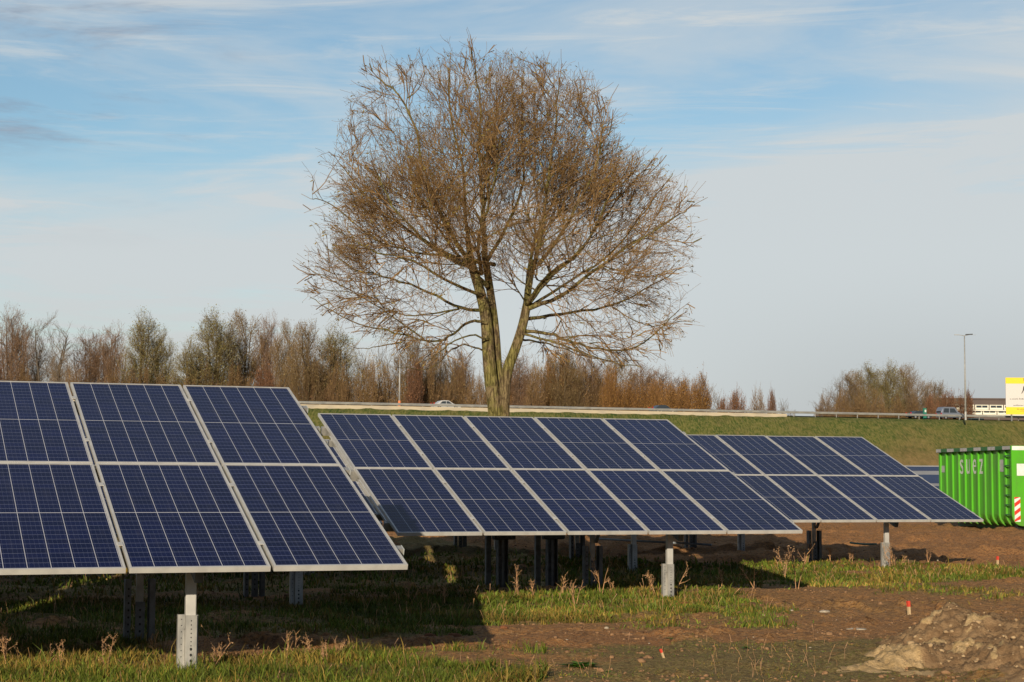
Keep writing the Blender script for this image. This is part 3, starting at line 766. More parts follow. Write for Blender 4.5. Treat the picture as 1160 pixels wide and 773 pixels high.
# ------------------------------------------------------------------ trees
def rand_perp(d):
    v = Vector((random.gauss(0, 1), random.gauss(0, 1), random.gauss(0, 1))); v -= d * v.dot(d); return v.normalized()
def seg_mesh(name, segs, mat, sides=3, tintf=None):
    """segs: list of (p0,p1,r0,r1). one open prism per segment"""
    A = np.array([(*s[0], *s[1], s[2], s[3]) for s in segs], dtype=float)
    p0, p1, r0, r1 = A[:, :3], A[:, 3:6], A[:, 6], A[:, 7]
    d = p1 - p0; d /= (np.linalg.norm(d, axis=1, keepdims=True) + 1e-9)
    ref = np.tile([.31, .9, .2], (len(A), 1)); a = np.cross(d, ref); a /= np.linalg.norm(a, axis=1, keepdims=True) + 1e-9; c = np.cross(d, a)
    vs = []
    for P, r in ((p0, r0), (p1, r1)):
        for k in range(sides):
            t_ = 2 * math.pi * k / sides; vs.append(P + (a * math.cos(t_) + c * math.sin(t_)) * r[:, None])
    V = np.stack(vs, 1).reshape(-1, 3); n = len(A); base = np.arange(n)[:, None] * (2 * sides)
    Fs = [np.concatenate([base + k, base + (k + 1) % sides, base + sides + (k + 1) % sides, base + sides + k], 1) for k in range(sides)]
    col = None
    if tintf is not None:
        tn = tintf(A); col = np.repeat(tn, 2 * sides, axis=0)
    return mesh_np(name, V, np.concatenate(Fs), mat, False, col)
def leaf_mesh_arrays(P, size, aspect=.3, droop=.4):
    n = len(P); P = np.asarray(P, float)
    d = rng.normal(0, 1, (n, 3)); d[:, 2] = d[:, 2] * .6 - droop; d /= np.linalg.norm(d, axis=1, keepdims=True)
    s = np.cross(d, rng.normal(0, 1, (n, 3))); s /= np.linalg.norm(s, axis=1, keepdims=True)
    L = size * rng.uniform(.6, 1.3, n)[:, None]
    V = np.stack([P, P + d * L * .5 + s * L * aspect * .5, P + d * L, P + d * L * .5 - s * L * aspect * .5], 1).reshape(-1, 3)
    return V, np.arange(4 * n).reshape(-1, 4)

def bark():
    m, xx, b = principled('willow_bark', (.2, .16, .07), .9, 0, .2)
    t = xx.n('ShaderNodeTexCoord').outputs['Object']
    f = xx.noise(xx.mapping(t, (1, 1, .22)), 13, 6, .7, .6); g_ = xx.noise(t, 1.6, 4, .6)
    c = xx.mix(xx.ss(f, .40, .60), (.075, .050, .026, 1), (.27, .205, .105, 1))
    c = xx.mix(xx.m('MULTIPLY', xx.ss(g_, .42, .60), .65), c, xx.mix(xx.ss(f, .4, .6), (.10, .095, .02, 1), (.27, .25, .065, 1)))
    xx.lk(c, b.inputs['Base Color']); bump(xx, b, f, 1.0, .12)
    return m
MAT['bark'] = bark()
MAT['twig'] = tinted('willow_twigs', (.25, .165, .075), .8)
MAT['leaf'] = tinted('willow_leaves', (.28, .22, .06), .6, trans=.3)

YT = 60.0; M1 = YT / F_PX
OUT = [(795, 240), (772, 185), (712, 165), (702, 115), (645, 68), (590, 58), (520, 42), (440, 62), (405, 72), (385, 122), (350, 150), (342, 210), (352, 270), (338, 335), (372, 365), (430, 395), (500, 425), (560, 400), (640, 420), (740, 415), (788, 370), (795, 300)]
CX, CY = 566, 250
ang = np.array([math.atan2(-(q - CY), p_ - CX) for p_, q in OUT]); rad = np.array([math.hypot(p_ - CX, q - CY) for p_, q in OUT])
o_ = np.argsort(ang); ang = ang[o_]; rad = rad[o_]
ang = np.concatenate([[ang[-1] - 2 * math.pi], ang, [ang[0] + 2 * math.pi]]); rad = np.concatenate([[rad[-1]], rad, [rad[0]]])
cen = at(CX, CY, YT)
def env(p):
    dx_, dz_, dy_ = p.x - cen.x, p.z - cen.z, p.y - cen.y
    r = np.interp(math.atan2(dz_, dx_), ang, rad) * M1
    return math.sqrt((dx_ * dx_ + dz_ * dz_) / (r * r) + (dy_ / 5.6) ** 2)
big = []; small = []; leafp = []
def grow(p, d, L, r, level, tgt=None):
    n = max(3, int(L / (.28 if level > 1 else .4))) if level < 4 else 3
    step = L / n; pts = [p.copy()]; rs = [r]
    for i_ in range(n):
        outw = (p - cen); outw.normalize()
        wob = rand_perp(d) * (.19 if level < 3 else .24)
        lift = Vector((0, 0, .055 if level < 3 else .05)) if p.z > cen.z - 2.6 else Vector((0, 0, -.09))
        d = (d + wob + outw * .05 + lift).normalized()
        p = p + d * step; pts.append(p.copy()); rs.append(max(r * (1 - .8 * (i_ + 1) / n), .0045))
        if env(p) > 1.0 + random.uniform(-.22, .07): break
    return pts, rs
def along(pts, t_):
    f = t_ * (len(pts) - 1); k = min(int(f), len(pts) - 2); return pts[k].lerp(pts[k + 1], f - k), (pts[k + 1] - pts[k]).normalized(), k
def branch(p, d, L, r, level):
    if env(p) > .98: return
    pts, rs = grow(p, d, L, r, level)
    if len(pts) < 2: return
    for a_, b_, ra, rb in zip(pts[:-1], pts[1:], rs[:-1], rs[1:]): (big if ra > .022 else small).append((a_, b_, ra, rb))
    real = sum((b_ - a_).length for a_, b_ in zip(pts[:-1], pts[1:]))
    if level >= 4:
        if random.random() < .20: leafp.append(pts[-1])
        return
    nc = {1: 2.5, 2: 3.0, 3: 6.8}[level] * real
    nc = int(nc) + (random.random() < nc - int(nc))
    for _ in range(nc):
        t_ = random.uniform(.12, 1) ** .8; q, dd, k = along(pts, min(t_, .999))
        an = R(random.uniform(20, 54)); nd = (dd * math.cos(an) + rand_perp(dd) * math.sin(an)).normalized()
        Lc = {1: random.uniform(1.6, 3.0), 2: random.uniform(.9, 1.7), 3: random.uniform(.35, .85)}[level] * (1.1 - .35 * t_)
        branch(q, nd, Lc, {1: .019, 2: .0088, 3: .0043}[level] * random.uniform(.8, 1.2), level + 1)
def limb(pxs, r0, r1, spawn=(.25, 1), dens=1.0):
    P = [at(a_, b_, YT + dd) for a_, b_, dd in pxs]
    thick = r0 > .19 or (r0 == .20)
    if not thick:
        for i_ in range(2, len(P)): P[i_] = P[i_] + Vector((random.gauss(0, 1), random.gauss(0, 1), random.gauss(0, 1))) * .16
    # smooth subdivision
    for _ in range(2):
        Q = [P[0]]
        for a_, b_ in zip(P[:-1], P[1:]): Q += [a_.lerp(b_, .25), a_.lerp(b_, .75)]
        P = Q + [P[-1]]
    n = len(P); r0 *= (.95 if thick else .78); r1 *= (.9 if thick else .62); rs = [r0 + (r1 - r0) * (i_ / (n - 1)) ** .62 for i_ in range(n)]
    for i_ in range(1, n - 1): P[i_] = P[i_] + Vector((random.gauss(0, 1), random.gauss(0, 1), random.gauss(0, 1))) * (0 if thick else .022) * min(1, i_ / 6)
    L = sum((b_ - a_).length for a_, b_ in zip(P[:-1], P[1:]))
    for _ in range(int(L * 2.3 * dens)):
        t_ = random.uniform(*spawn); q, dd, k = along(P, min(t_, .999))
        an = R(random.uniform(28, 62)); nd = (dd * math.cos(an) + rand_perp(dd) * math.sin(an)).normalized()
        branch(q, nd, random.uniform(1.4, 3.2) * (1.15 - .4 * t_), min(.030, rs[k] * .50), 1 if random.random() < .62 else 2)
    branch(P[-1], (P[-1] - P[-3]).normalized(), 1.8, r1, 1)
    return P, rs
limbs = [
 # trunk stems
 ([(566, 592, 0), (564, 520, 0), (562, 470, 0), (557, 440, 0), (553, 400, 0), (551, 360, 0), (544, 330, 0), (536, 305, .1)], .36, .17, (.97, 1), .2),
 ([(568, 592, .1), (568, 520, .1), (570, 470, .1), (571, 445, 0), (574, 420, 0), (584, 395, 0), (592, 370, 0), (597, 345, 0)], .30, .16, (.97, 1), .2),
 ([(566, 470, .3), (564, 420, .35), (561, 370, .4), (554, 320, .4), (549, 290, .5)], .20, .13, (.97, 1), .2),
 # upper limbs
 ([(536, 305, .1), (520, 280, -.3), (500, 240, -.8), (478, 180, -1.2), (455, 120, -1.5), (435, 82, -1.6)], .15, .03),
 ([(536, 305, .1), (505, 290, .4), (460, 262, .9), (415, 232, 1.2), (378, 190, 1.4)], .12, .025, (.2, 1), .7),
 ([(536, 305, .1), (528, 260, .7), (524, 200, 1.5), (510, 130, 2.0), (500, 80, 2.2)], .14, .03),
 ([(549, 290, .5), (548, 240, 0), (545, 180, -.6), (550, 120, -1.0), (545, 75, -1.2)], .13, .03),
 ([(549, 300, .5), (570, 265, 1.4), (590, 215, 2.2), (592, 150, 2.8), (600, 90, 3.0)], .12, .03),
 ([(597, 345, 0), (603, 300, -.4), (613, 255, -.6), (620, 210, -.9), (628, 150, -1.0), (632, 95, -1.0)], .17, .03),
 ([(597, 345, 0), (620, 318, .6), (655, 285, 1.0), (690, 240, 1.2), (712, 200, 1.0)], .14, .03),
 ([(610, 300, -.4), (640, 260, -1.2), (665, 200, -1.8), (680, 140, -2.0)], .11, .03),
 ([(597, 350, 0), (640, 335, -.6), (690, 300, -1.2), (735, 262, -1.4), (775, 240, -1.2)], .13, .025),
 ([(592, 375, 0), (625, 378, .2), (655, 385, .4), (690, 402, .5), (728, 398, .4), (752, 376, .2), (770, 352, 0)], .095, .02, (.2, 1), 1.7),
 ([(594, 362, 0), (640, 355, 1.6), (690, 345, 2.4), (735, 330, 2.8), (770, 310, 2.8)], .10, .02),
 # lower left limbs
 ([(552, 366, -.2), (535, 362, -.4), (515, 368, -.7), (490, 384, -1.0), (455, 388, -1.2), (420, 372, -1.3), (385, 352, -1.2), (362, 345, -1.0)], .085, .018, (.2, 1), 1.7),
 ([(551, 352, .3), (520, 350, 1.0), (480, 335, 1.8), (440, 318, 2.4), (395, 300, 2.6), (368, 280, 2.6)], .10, .02),
 ([(546, 335, -.2), (510, 320, -1.2), (465, 298, -2.2), (420, 285, -2.8), (380, 262, -3.0)], .10, .02),
 ([(553, 385, -.2), (530, 378, -1.2), (505, 392, -2.2), (480, 412, -2.8)], .06, .015),
 # depth limbs (toward and away)
 ([(545, 310, .1), (540, 270, -1.6), (548, 215, -3.2), (560, 160, -4.2)], .12, .03),
 ([(597, 330, .1), (602, 280, 1.8), (625, 235, 3.4), (650, 185, 4.4)], .12, .03),
 ([(552, 325, .1), (520, 290, 2.0), (485, 240, 3.6), (460, 190, 4.4)], .11, .03),
 ([(597, 345, -.1), (620, 310, -2.0), (650, 275, -3.6), (680, 240, -4.4)], .11, .03),
 ([(560, 300, .1), (500, 290, -2.2), (450, 240, -3.6), (420, 190, -4.0)], .10, .03),
 ([(553, 400, .2), (535, 392, .8), (512, 398, 1.6), (485, 410, 2.2), (450, 412, 2.5)], .055, .014, (.2, 1), 1.8),
 ([(590, 385, .2), (615, 388, 1.2), (645, 398, 2.2), (685, 412, 2.9), (720, 414, 3.1)], .06, .014, (.2, 1), 1.8),
 ([(597, 350, .2), (640, 322, 1.6), (690, 280, 2.6), (730, 235, 3.0), (755, 205, 2.6)], .09, .02),
 ([(505, 290, .4), (460, 285, -.4), (415, 262, -.8), (372, 238, -.8), (352, 215, -.6)], .07, .015, (.2, 1), .6),
 ([(455, 388, -1.2), (430, 392, -.4), (405, 390, .2), (380, 378, .5)], .035, .010, (.1, 1), 2.0),
 ([(520, 350, 1.0), (485, 358, .3), (445, 352, -.2), (405, 345, -.3), (366, 322, -.2)], .05, .012, (.2, 1), 1.5),
 ([(690, 345, 2.4), (715, 362, 1.8), (745, 368, 1.2), (778, 360, 1.0)], .04, .012, (.1, 1), 1.6),
 ([(480, 384, -1.0), (450, 362, -.2), (410, 335, .4), (370, 318, .6), (350, 300, .5)], .05, .012),
 ([(592, 378, -.1), (640, 392, -1.6), (690, 405, -2.2), (730, 412, -2.2)], .07, .02, (.2, 1), 1.7),
]
tree = empty('bare_willow_tree', (at(566, 592, YT).x, YT, 0), 0, 'big spreading nearly leafless tree with a forked mossy trunk behind the solar panels', 'tree')
tr = MB()
for k, L in enumerate(limbs):
    pxs, r0, r1 = L[0], L[1], L[2]; spn = L[3] if len(L) > 3 else (.2, 1); dn = L[4] if len(L) > 4 else 1.0
    P, rs = limb(pxs, r0, r1, spn, dn)
    tr.tube(P, rs, 12 if k < 3 else 8)
base = at(566, 592, YT)
tloc = Matrix.Translation(-Vector((base.x, YT, 0)))
tr.v = [tuple(tloc @ Vector(v)) for v in tr.v]

def shiftsegs(S): return [(tloc @ a_, tloc @ b_, ra, rb) for a_, b_, ra, rb in S]
for a_, b_, ra, rb in shiftsegs(big): tr.tube([a_, b_], [ra, rb], 5, cap=False)
tr.build('trunk', MAT['bark'], tree, smooth=True)
def tint_tw(A):
    n = len(A); a_ = rng.uniform(.6, 1.35, (n, 1)); hue = rng.uniform(0, 1, (n, 1))
    return np.concatenate([a_ * (1 + .15 * hue), a_ * (.95 + .1 * hue), a_ * (1.05 - .25 * hue)], 1)
put('crown', seg_mesh('crown', shiftsegs(small), MAT['twig'], 3, tint_tw), tree)
lp = [tloc @ p_ for p_ in leafp]; V_, F_ = leaf_mesh_arrays(lp, .13, .30, .3)
ti = np.repeat(np.stack([rng.uniform(.55, 1.3, len(lp))] * 3, 1) * np.array([1, .95, .8]), 4, axis=0)
put('leaves', mesh_np('leaves', V_, F_, MAT['leaf'], False, ti), tree)
print('tree twigs', len(small), 'big', len(big), 'leaves', len(lp))
# red suckers round the trunk, small
# ---- tree-line prototypes (unit: real metres, origin at base)
def proto_tree(height, halfw, twig_col, leaf_col, nleaf, shape='column', seed=1, nstem=3, dens=1.0):
    random.seed(seed); tk = MB(); tw = []; lv = []
    base_c = height * (.16 if shape != 'bush' else .02)
    def inside(p):
        f = (p.z - base_c) / (height - base_c)
        if f < 0 or f > 1: return False
        if shape == 'column': wv = (f ** .45) * (1 - f) ** .42 * 1.5
        elif shape == 'round': wv = math.sin(math.pi * min(1, f * .92 + .06)) ** .65
        else: wv = (1 - f ** 2) ** .5
        lump = .8 + .35 * math.sin(3 * math.atan2(p.y, p.x) + seed + f * 9) * math.sin(f * 13 + seed)
        return math.hypot(p.x, p.y) < halfw * min(1, wv) * lump
    def br(p, d, L, r, lev):
        n = 4; st = L / n
        for k in range(n):
            d = (d + rand_perp(d) * .16 + Vector((0, 0, .13))).normalized(); q = p + d * st
            tw.append((p.copy(), q.copy(), r * (1 - .7 * k / n), r * (1 - .7 * (k + 1) / n)))
            if lev < 3:
                for _ in range(2 if lev == 1 else random.choice((1, 2, 2))):
                    an = R(random.uniform(20, 45)); nd = (d * math.cos(an) + rand_perp(d) * math.sin(an)).normalized()
                    br(q, nd, L * random.uniform(.42, .62), r * .5, lev + 1)
            p = q
            if not inside(p): return
        if lev == 3 and random.random() < nleaf: lv.append(p + Vector((random.gauss(0, .2), random.gauss(0, .2), random.gauss(0, .2))))
    for s in range(nstem):
        a_ = 2 * math.pi * (s + random.random() * .6) / nstem; lf = random.uniform(.15, 1); lean = lf * halfw * .80
        hgt = height * random.uniform(.84, .96) * (1 - .22 * lf * lf)
        P = [Vector((.15 * math.cos(a_), .15 * math.sin(a_), -1))]
        for k in range(1, 8):
            f = k / 7; P.append(Vector((lean * f ** 1.2 * math.cos(a_) + random.gauss(0, .12), lean * f ** 1.2 * math.sin(a_) + random.gauss(0, .12), hgt * f)))
        r0 = height * .011
        tk.tube(P, [r0 * (1 - .85 * k / 7) for k in range(8)], 6)
        nb = int(height * 1.25 * dens)
        for _ in range(nb):
            t_ = random.uniform(.16 if shape != 'bush' else .03, .98); q, dd, k = along(P, t_)
            an = R(random.uniform(22, 48) if shape == 'column' else random.uniform(30, 65)); nd = (dd * math.cos(an) + rand_perp(dd) * math.sin(an)).normalized()
            br(q, nd, halfw * random.uniform(.5, 1.0) * (1.2 - .5 * t_), .04, 1)
    m1 = tinted('tree_twigs_%d' % seed, twig_col, .9); tm = principled('tree_bark_%d' % seed, tuple(c_ * .5 for c_ in twig_col), .9)[0]
    t = empty('row_tree', (0, 0, 0), 0, 'x', 'tree'); tk.build('trunk', tm, t, smooth=True)
    put('crown', seg_mesh('crown', tw, m1, 3, tint_tw), t)
    if lv:
        k_ = []
        for p_ in lv:
            for _ in range(3): k_.append(p_ + Vector((random.gauss(0, .3), random.gauss(0, .3), random.gauss(0, .3))))
        V_, F_ = leaf_mesh_arrays(k_, .20, .6, .2); ml = tinted('tree_leaves_%d' % seed, leaf_col, .7, trans=.2)
        ti = np.repeat(rng.uniform(.55, 1.35, (len(k_), 1)) * np.ones((1, 3)), 4, axis=0)
        put('leaves', mesh_np('leaves', V_, F_, ml, False, ti), t)
    print('proto', shape, seed, len(tw), len(lv))
    return t, height, halfw
PR = {
 'red': proto_tree(26, 5.2, (.215, .145, .095), (.26, .16, .085), .12, 'round', 2, 6, 1.4),
 'grey': proto_tree(26, 5.6, (.20, .160, .115), (.22, .175, .10), .04, 'round', 3, 4, .95),
 'olive': proto_tree(27, 5.0, (.205, .165, .080), (.28, .24, .09), .45, 'round', 4, 5, 1.6),
 'brown': proto_tree(24, 5.4, (.21, .150, .080), (.26, .19, .08), .22, 'round', 5, 6, 1.5),
 'golden': proto_tree(18, 5.0, (.27, .185, .090), (.38, .25, .07), .5, 'round', 6, 5),
 'bush': proto_tree(9, 4.6, (.205, .135, .070), (.27, .175, .07), .22, 'bush', 8, 7, 1.6),
 'orange': proto_tree(10, 4.8, (.24, .135, .055), (.36, .195, .055), .5, 'bush', 12, 8, 1.7),
 'redbush': proto_tree(8, 4.2, (.20, .115, .070), (.27, .13, .065), .30, 'bush', 9, 7, 1.6),
}
index_kids()
used = set()
def place_tree(kind, px, topy, wpx, label, Yd=345, group='trees behind the motorway', cat='tree', name=None):
    src, hh, hw = PR[kind]
    p = at(px, topy, Yd); base = 4.0; sz = (p.z - base) / hh; sx = (wpx * (.5 if cat == 'bush' else .84) * Yd / F_PX) / hw
    o = src if kind not in used else copy_tree(src)
    used.add(kind); o['_k'] = src.get('_k', src.name)
    if name: o['_k'] = o.get('_k', o.name); o.name = name
    o.location = (p.x, Yd, base); o.scale = (sx, sx, sz); o.rotation_euler = (0, 0, random.uniform(0, 6.28))
    o['label'] = label; o['category'] = cat; o['group'] = group
random.seed(5)
TL = [
 ('red', 14, 342, 44, 'leftmost bare reddish tree behind the motorway, cut by the left edge'),
 ('grey', 34, 356, 40, 'thin bare tree between the two tallest ones at the far left'),
 ('grey', 54, 346, 60, 'tall round-topped bare tree, second peak from the left edge'),
 ('grey', 74, 382, 34, 'low bare grey tree filling the dip right of the second peak'),
 ('red', 100, 369, 44, 'rounded reddish-brown tree, left one of a close pair left of the yellowish tree'),
 ('red', 130, 362, 40, 'pointed reddish-brown tree, right one of a close pair left of the yellowish tree'),
 ('olive', 162, 349, 40, 'narrow yellow-green tree standing highest above the second panel column'),
 ('olive', 184, 369, 30, 'shorter yellow-green tree leaning against the tall narrow one'),
 ('olive', 215, 384, 42, 'low olive tree at the left foot of the high olive clump'),
 ('olive', 244, 347, 48, 'broad olive-brown tree, first peak of the high clump'),
 ('brown', 274, 349, 44, 'olive-brown tree, second peak of the high clump'),
 ('red', 306, 350, 32, 'slim reddish tree separated by a slit of sky from the high clump'),
 ('brown', 326, 360, 30, 'brown tree directly above the right top corner of the nearest panel table'),
 ('brown', 349, 360, 44, 'bushy brown tree where the willow twigs begin to overlap the tree line'),
 ('olive', 378, 366, 46, 'dense olive-brown tree behind the leftmost willow twigs'),
 ('grey', 402, 378, 36, 'pale bare tree with sky showing through, left of the slender lamp post'),
 ('golden', 424, 392, 34, 'orange-leaved tree just left of the slender lamp post'),
 ('grey', 443, 380, 36, 'grey bare tree right behind the slender lamp post'),
 ('brown', 468, 378, 40, 'brown tree right of the slender lamp post'),
 ('brown', 494, 384, 42, 'brown tree behind the white car on the motorway'),
 ('red', 522, 390, 38, 'reddish tree just left of the big forked trunk'),
 ('grey', 548, 394, 34, 'grey bare tree directly behind the big forked trunk'),
 ('red', 588, 392, 40, 'reddish tree just right of the big forked trunk'),
 ('golden', 612, 400, 40, 'golden-leaved tree behind the first drooping twigs right of the trunk'),
 ('brown', 640, 394, 44, 'brown tree two trees right of the big forked trunk'),
 ('red', 668, 398, 42, 'reddish bare tree under the long right-hand limb of the willow'),
 ('brown', 697, 402, 42, 'brown tree under the right end of the long willow limb'),
 ('red', 724, 406, 40, 'reddish tree left of the dark car on the motorway'),
 ('red', 750, 412, 38, 'reddish tree straight above the dark car on the motorway'),
 ('red', 772, 421, 34, 'small reddish tree at the right end of the long tree line'),
 ('grey', 790, 425, 24, 'thin grey tree ending the long tree line on its right'),
 ('grey', 809, 430, 22, 'single small grey bare tree standing in the gap right of the long tree line'),
 ('grey', 893, 447, 20, 'faint small bare tree right of the rust-red bushes'),
 ('grey', 931, 440, 24, 'small pale bare tree at the left foot of the right-hand clump'),
 ('grey', 948, 414, 40, 'bare tree on the left flank of the right-hand clump'),
 ('brown', 968, 417, 34, 'brownish tree second from the left in the right-hand clump'),
 ('olive', 985, 409, 34, 'olive-tinged tree, left peak of the right-hand clump'),
 ('olive', 1007, 407, 32, 'tallest tree of the right-hand clump'),
 ('brown', 1028, 410, 32, 'brown tree right of the tallest one in the right-hand clump'),
 ('grey', 1044, 416, 36, 'bare tree with fanning twigs, second from the right of the right-hand clump'),
 ('brown', 1062, 430, 36, 'low brown tree on the right flank of the clump, before the brown building'),
]
for k_, px, ty, wp, lb in TL: place_tree(k_, px, ty, wp, lb, 345 + random.uniform(-8, 14))
PX_B = list(range(-5, 800, 17))
for i_, px in enumerate(PX_B):
    ty = (420 if px < 420 else 422) + random.uniform(-16, 16) + (px > 700) * 10
    k_ = 'bush' if random.random() < .7 else 'redbush'
    if px > 560: ty -= 9; k_ = 'orange' if random.random() < .55 else k_
    place_tree(k_, px, ty, random.uniform(30, 44), 'orange-brown bush low in the thicket under the long tree line behind the motorway', 335 + random.uniform(-4, 6), 'bushes under the long tree line', 'bush', 'bush' if k_ not in used else None)
for px, ty, wp, k_, lb in ((835, 444, 40, 'redbush', 'rust-red bush, leftmost of the low clump right of the long tree line'), (858, 441, 30, 'bush', 'brown bush in the middle of the low rust-red clump'), (874, 443, 20, 'redbush', 'narrow upright red bush at the right of the low clump'),
        (820, 452, 30, 'redbush', 'lowest rust-red bush at the foot of the single grey tree')):
    place_tree(k_, px, ty, wp, lb, 335, 'low bushes right of the long tree line', 'bush')
for px in range(935, 1100, 20):
    place_tree('bush' if px < 1040 else 'redbush', px, 446 + random.uniform(-4, 4), 34, 'brown bush low at the foot of the right-hand clump of trees behind the motorway', 335, 'bushes under the right-hand clump', 'bush')

# ------------------------------------------------------------------ grass and weeds
random.seed(21)
MAT['grass'] = tinted('grass_blades', (.118, .152, .018), .6, trans=.15)
MAT['dry'] = tinted('dry_stalks', (.46, .28, .15), .8)
def blades(n, xr, yr, hmin, hmax, dens_f, dark=1.0, seed=1, width=.0045):
    g = np.random.default_rng(seed)
    Y = yr[0] + (yr[1] - yr[0]) * g.uniform(0, 1, n); tt = g.uniform(xr[0], xr[1], n); X = tt * Y
    keep = g.uniform(0, 1, n) < dens_f(X, Y); X = X[keep]; Y = Y[keep]; n = len(X)
    Z = H(X, Y) - .006
    clump = fbm(X * 3.1, Y * 3.1, 77); hgt = (hmin + (hmax - hmin) * g.uniform(0, 1, n) ** 2.2) * (.25 + 1.6 * clump) * (1 + 1.3 * (g.uniform(0, 1, n) > .985))
    az = g.uniform(0, 2 * math.pi, n); lean = g.uniform(.15, .8, n) * hgt
    wdt = width * g.uniform(.7, 1.6, n) * (Y / 15)
    ax = g.uniform(0, 2 * math.pi, n); sx = np.cos(ax) * wdt; sy = np.sin(ax) * wdt
    lx = np.cos(az) * lean; ly = np.sin(az) * lean
    V = np.stack([np.stack([X - sx, Y - sy, Z], 1), np.stack([X + sx, Y + sy, Z], 1),
                  np.stack([X + lx * .35 + sx * .8, Y + ly * .35 + sy * .8, Z + hgt * .6], 1), np.stack([X + lx * .35 - sx * .8, Y + ly * .35 - sy * .8, Z + hgt * .6], 1),
                  np.stack([X + lx, Y + ly, Z + hgt * .92], 1)], 1).reshape(-1, 3)
    b = np.arange(n)[:, None] * 5
    Fq = np.concatenate([b, b + 1, b + 2, b + 3], 1); Ft = np.concatenate([b + 3, b + 2, b + 4, b + 4], 1)
    tone = g.uniform(.45, 1.4, n) * (.4 + 1.2 * fbm(X * 1.7, Y * 1.7, 80)); dry = (g.uniform(0, 1, n) < .14 + .55 * sst(fbm(X * 1.1, Y * 1.1, 83), .46, .62)).astype(float)
    col = np.stack([tone * (1 + dry * 1.1), tone * (1 + dry * .12), tone * (1 + dry * 1.0)], 1)
    return V, Fq, Ft, np.repeat(col, 5, axis=0)
def build_blades(name, parts, mat):
    V = []; T = []; Cc = []; off = 0
    for v, q, t_, c_ in parts:
        V.append(v); Cc.append(c_)
        T.append(np.concatenate([q[:, [0, 1, 2]], q[:, [0, 2, 3]], t_[:, :3]]) + off); off += len(v)
    V = np.concatenate(V); T = np.concatenate(T); Cc = np.concatenate(Cc)
    o = put(name, mesh_np(name, V, T, mat, False, Cc)); print(name, len(T)); return o
dn = lambda X, Y: sst(grass_mask(X, Y), .15, .95) * (.35 + .65 * sst(fbm(X * 3.7, Y * 3.7, 111), .35, .6))
dlow = lambda X, Y: .8 * sst(grass_mask(X, Y), .12, .5) * sst(fbm(X * 4, Y * 4, 101), .35, .65)
o = build_blades('grass', [
    blades(95000, (-.32, .02), (11.9, 15.6), .035, .10, dn, seed=1, width=.0036),
    blades(62000, (-.32, .03), (15.4, 21), .03, .08, dn, seed=2, width=.004),
    blades(130000, (-.10, .30), (16.8, 24), .025, .085, dn, seed=3, width=.0042),
    blades(90000, (.02, .32), (23.5, 31), .03, .09, dn, seed=4, width=.005),
    blades(50000, (-.30, .22), (21, 34), .03, .10, dn, seed=5, width=.006)], MAT['grass'])
tag(o, 'short green and yellowing grass growing in strips under and before the solar tables', 'grass', kind='stuff')
o = build_blades('ground_cover', [blades(110000, (-.30, .32), (11.9, 24), .006, .022, dlow, seed=9, width=.0032)], MAT['grass'])
tag(o, 'sparse low weeds and moss scattered over the bare soil in front', 'ground cover', kind='stuff')

def weed(px, py, hpx, kind, label, bushy=1.0):
    g = ground_at(px, py); z = float(H(g.x, g.y)); s = hpx * g.y / F_PX
    segs = []; lv = []
    def st(p, d, L, r, lev):
        n = 5
        for k in range(n):
            d = (d + rand_perp(d) * .13 + Vector((0, 0, .05))).normalized(); q = p + d * L / n
            segs.append((p.copy(), q.copy(), r * (1 - .12 * k), r * (1 - .12 * (k + 1)))); p = q
            if lev == 0 and k >= 1:
                for _ in range(int(1 + 2 * bushy * random.random())):
                    an = R(random.uniform(25, 60)); st(q, (d * math.cos(an) + rand_perp(d) * math.sin(an)).normalized(), L * random.uniform(.18, .42), r * .6, 1)
            if lev == 1 or (lev == 0 and k >= 3):
                for _ in range(3 if kind == 'seed' else 1): lv.append(q + Vector((random.gauss(0, 1), random.gauss(0, 1), random.gauss(0, 1))) * s * .022)
    for _ in range(2 + int(2 * bushy * random.random())):
        st(Vector((random.gauss(0, .02), random.gauss(0, .02), -.01)), Vector((random.gauss(0, .18), random.gauss(0, .18), 1)).normalized(), s * random.uniform(.7, 1.0), min(.0048 * g.y / 15, .008), 0)
    me_s = seg_mesh('dry_weed', segs, MAT['dry'], 3, tint_tw)
    V_, F_ = leaf_mesh_arrays(lv, s * .042, .45, .1)
    n0 = len(me_s.vertices); co = np.empty(n0 * 3); me_s.vertices.foreach_get('co', co); co = co.reshape(-1, 3)
    tn = np.empty(n0 * 3); me_s.attributes['tint'].data.foreach_get('vector', tn); tn = tn.reshape(-1, 3)
    fq = np.empty(len(me_s.loops), dtype=np.int32); me_s.loops.foreach_get('vertex_index', fq); fq = fq.reshape(-1, 4)
    lt = np.repeat(rng.uniform(.6, 1.3, (len(lv), 1)) * np.ones((1, 3)), 4, axis=0)
    me = mesh_np('dry_weed', np.concatenate([co, V_]), np.concatenate([fq, F_ + n0]), MAT['dry'], False, np.concatenate([tn, lt]))
    o = put('dry_weed', me); o.location = (g.x, g.y, z); tag(o, label, 'weed', 'dry weeds in the grass')
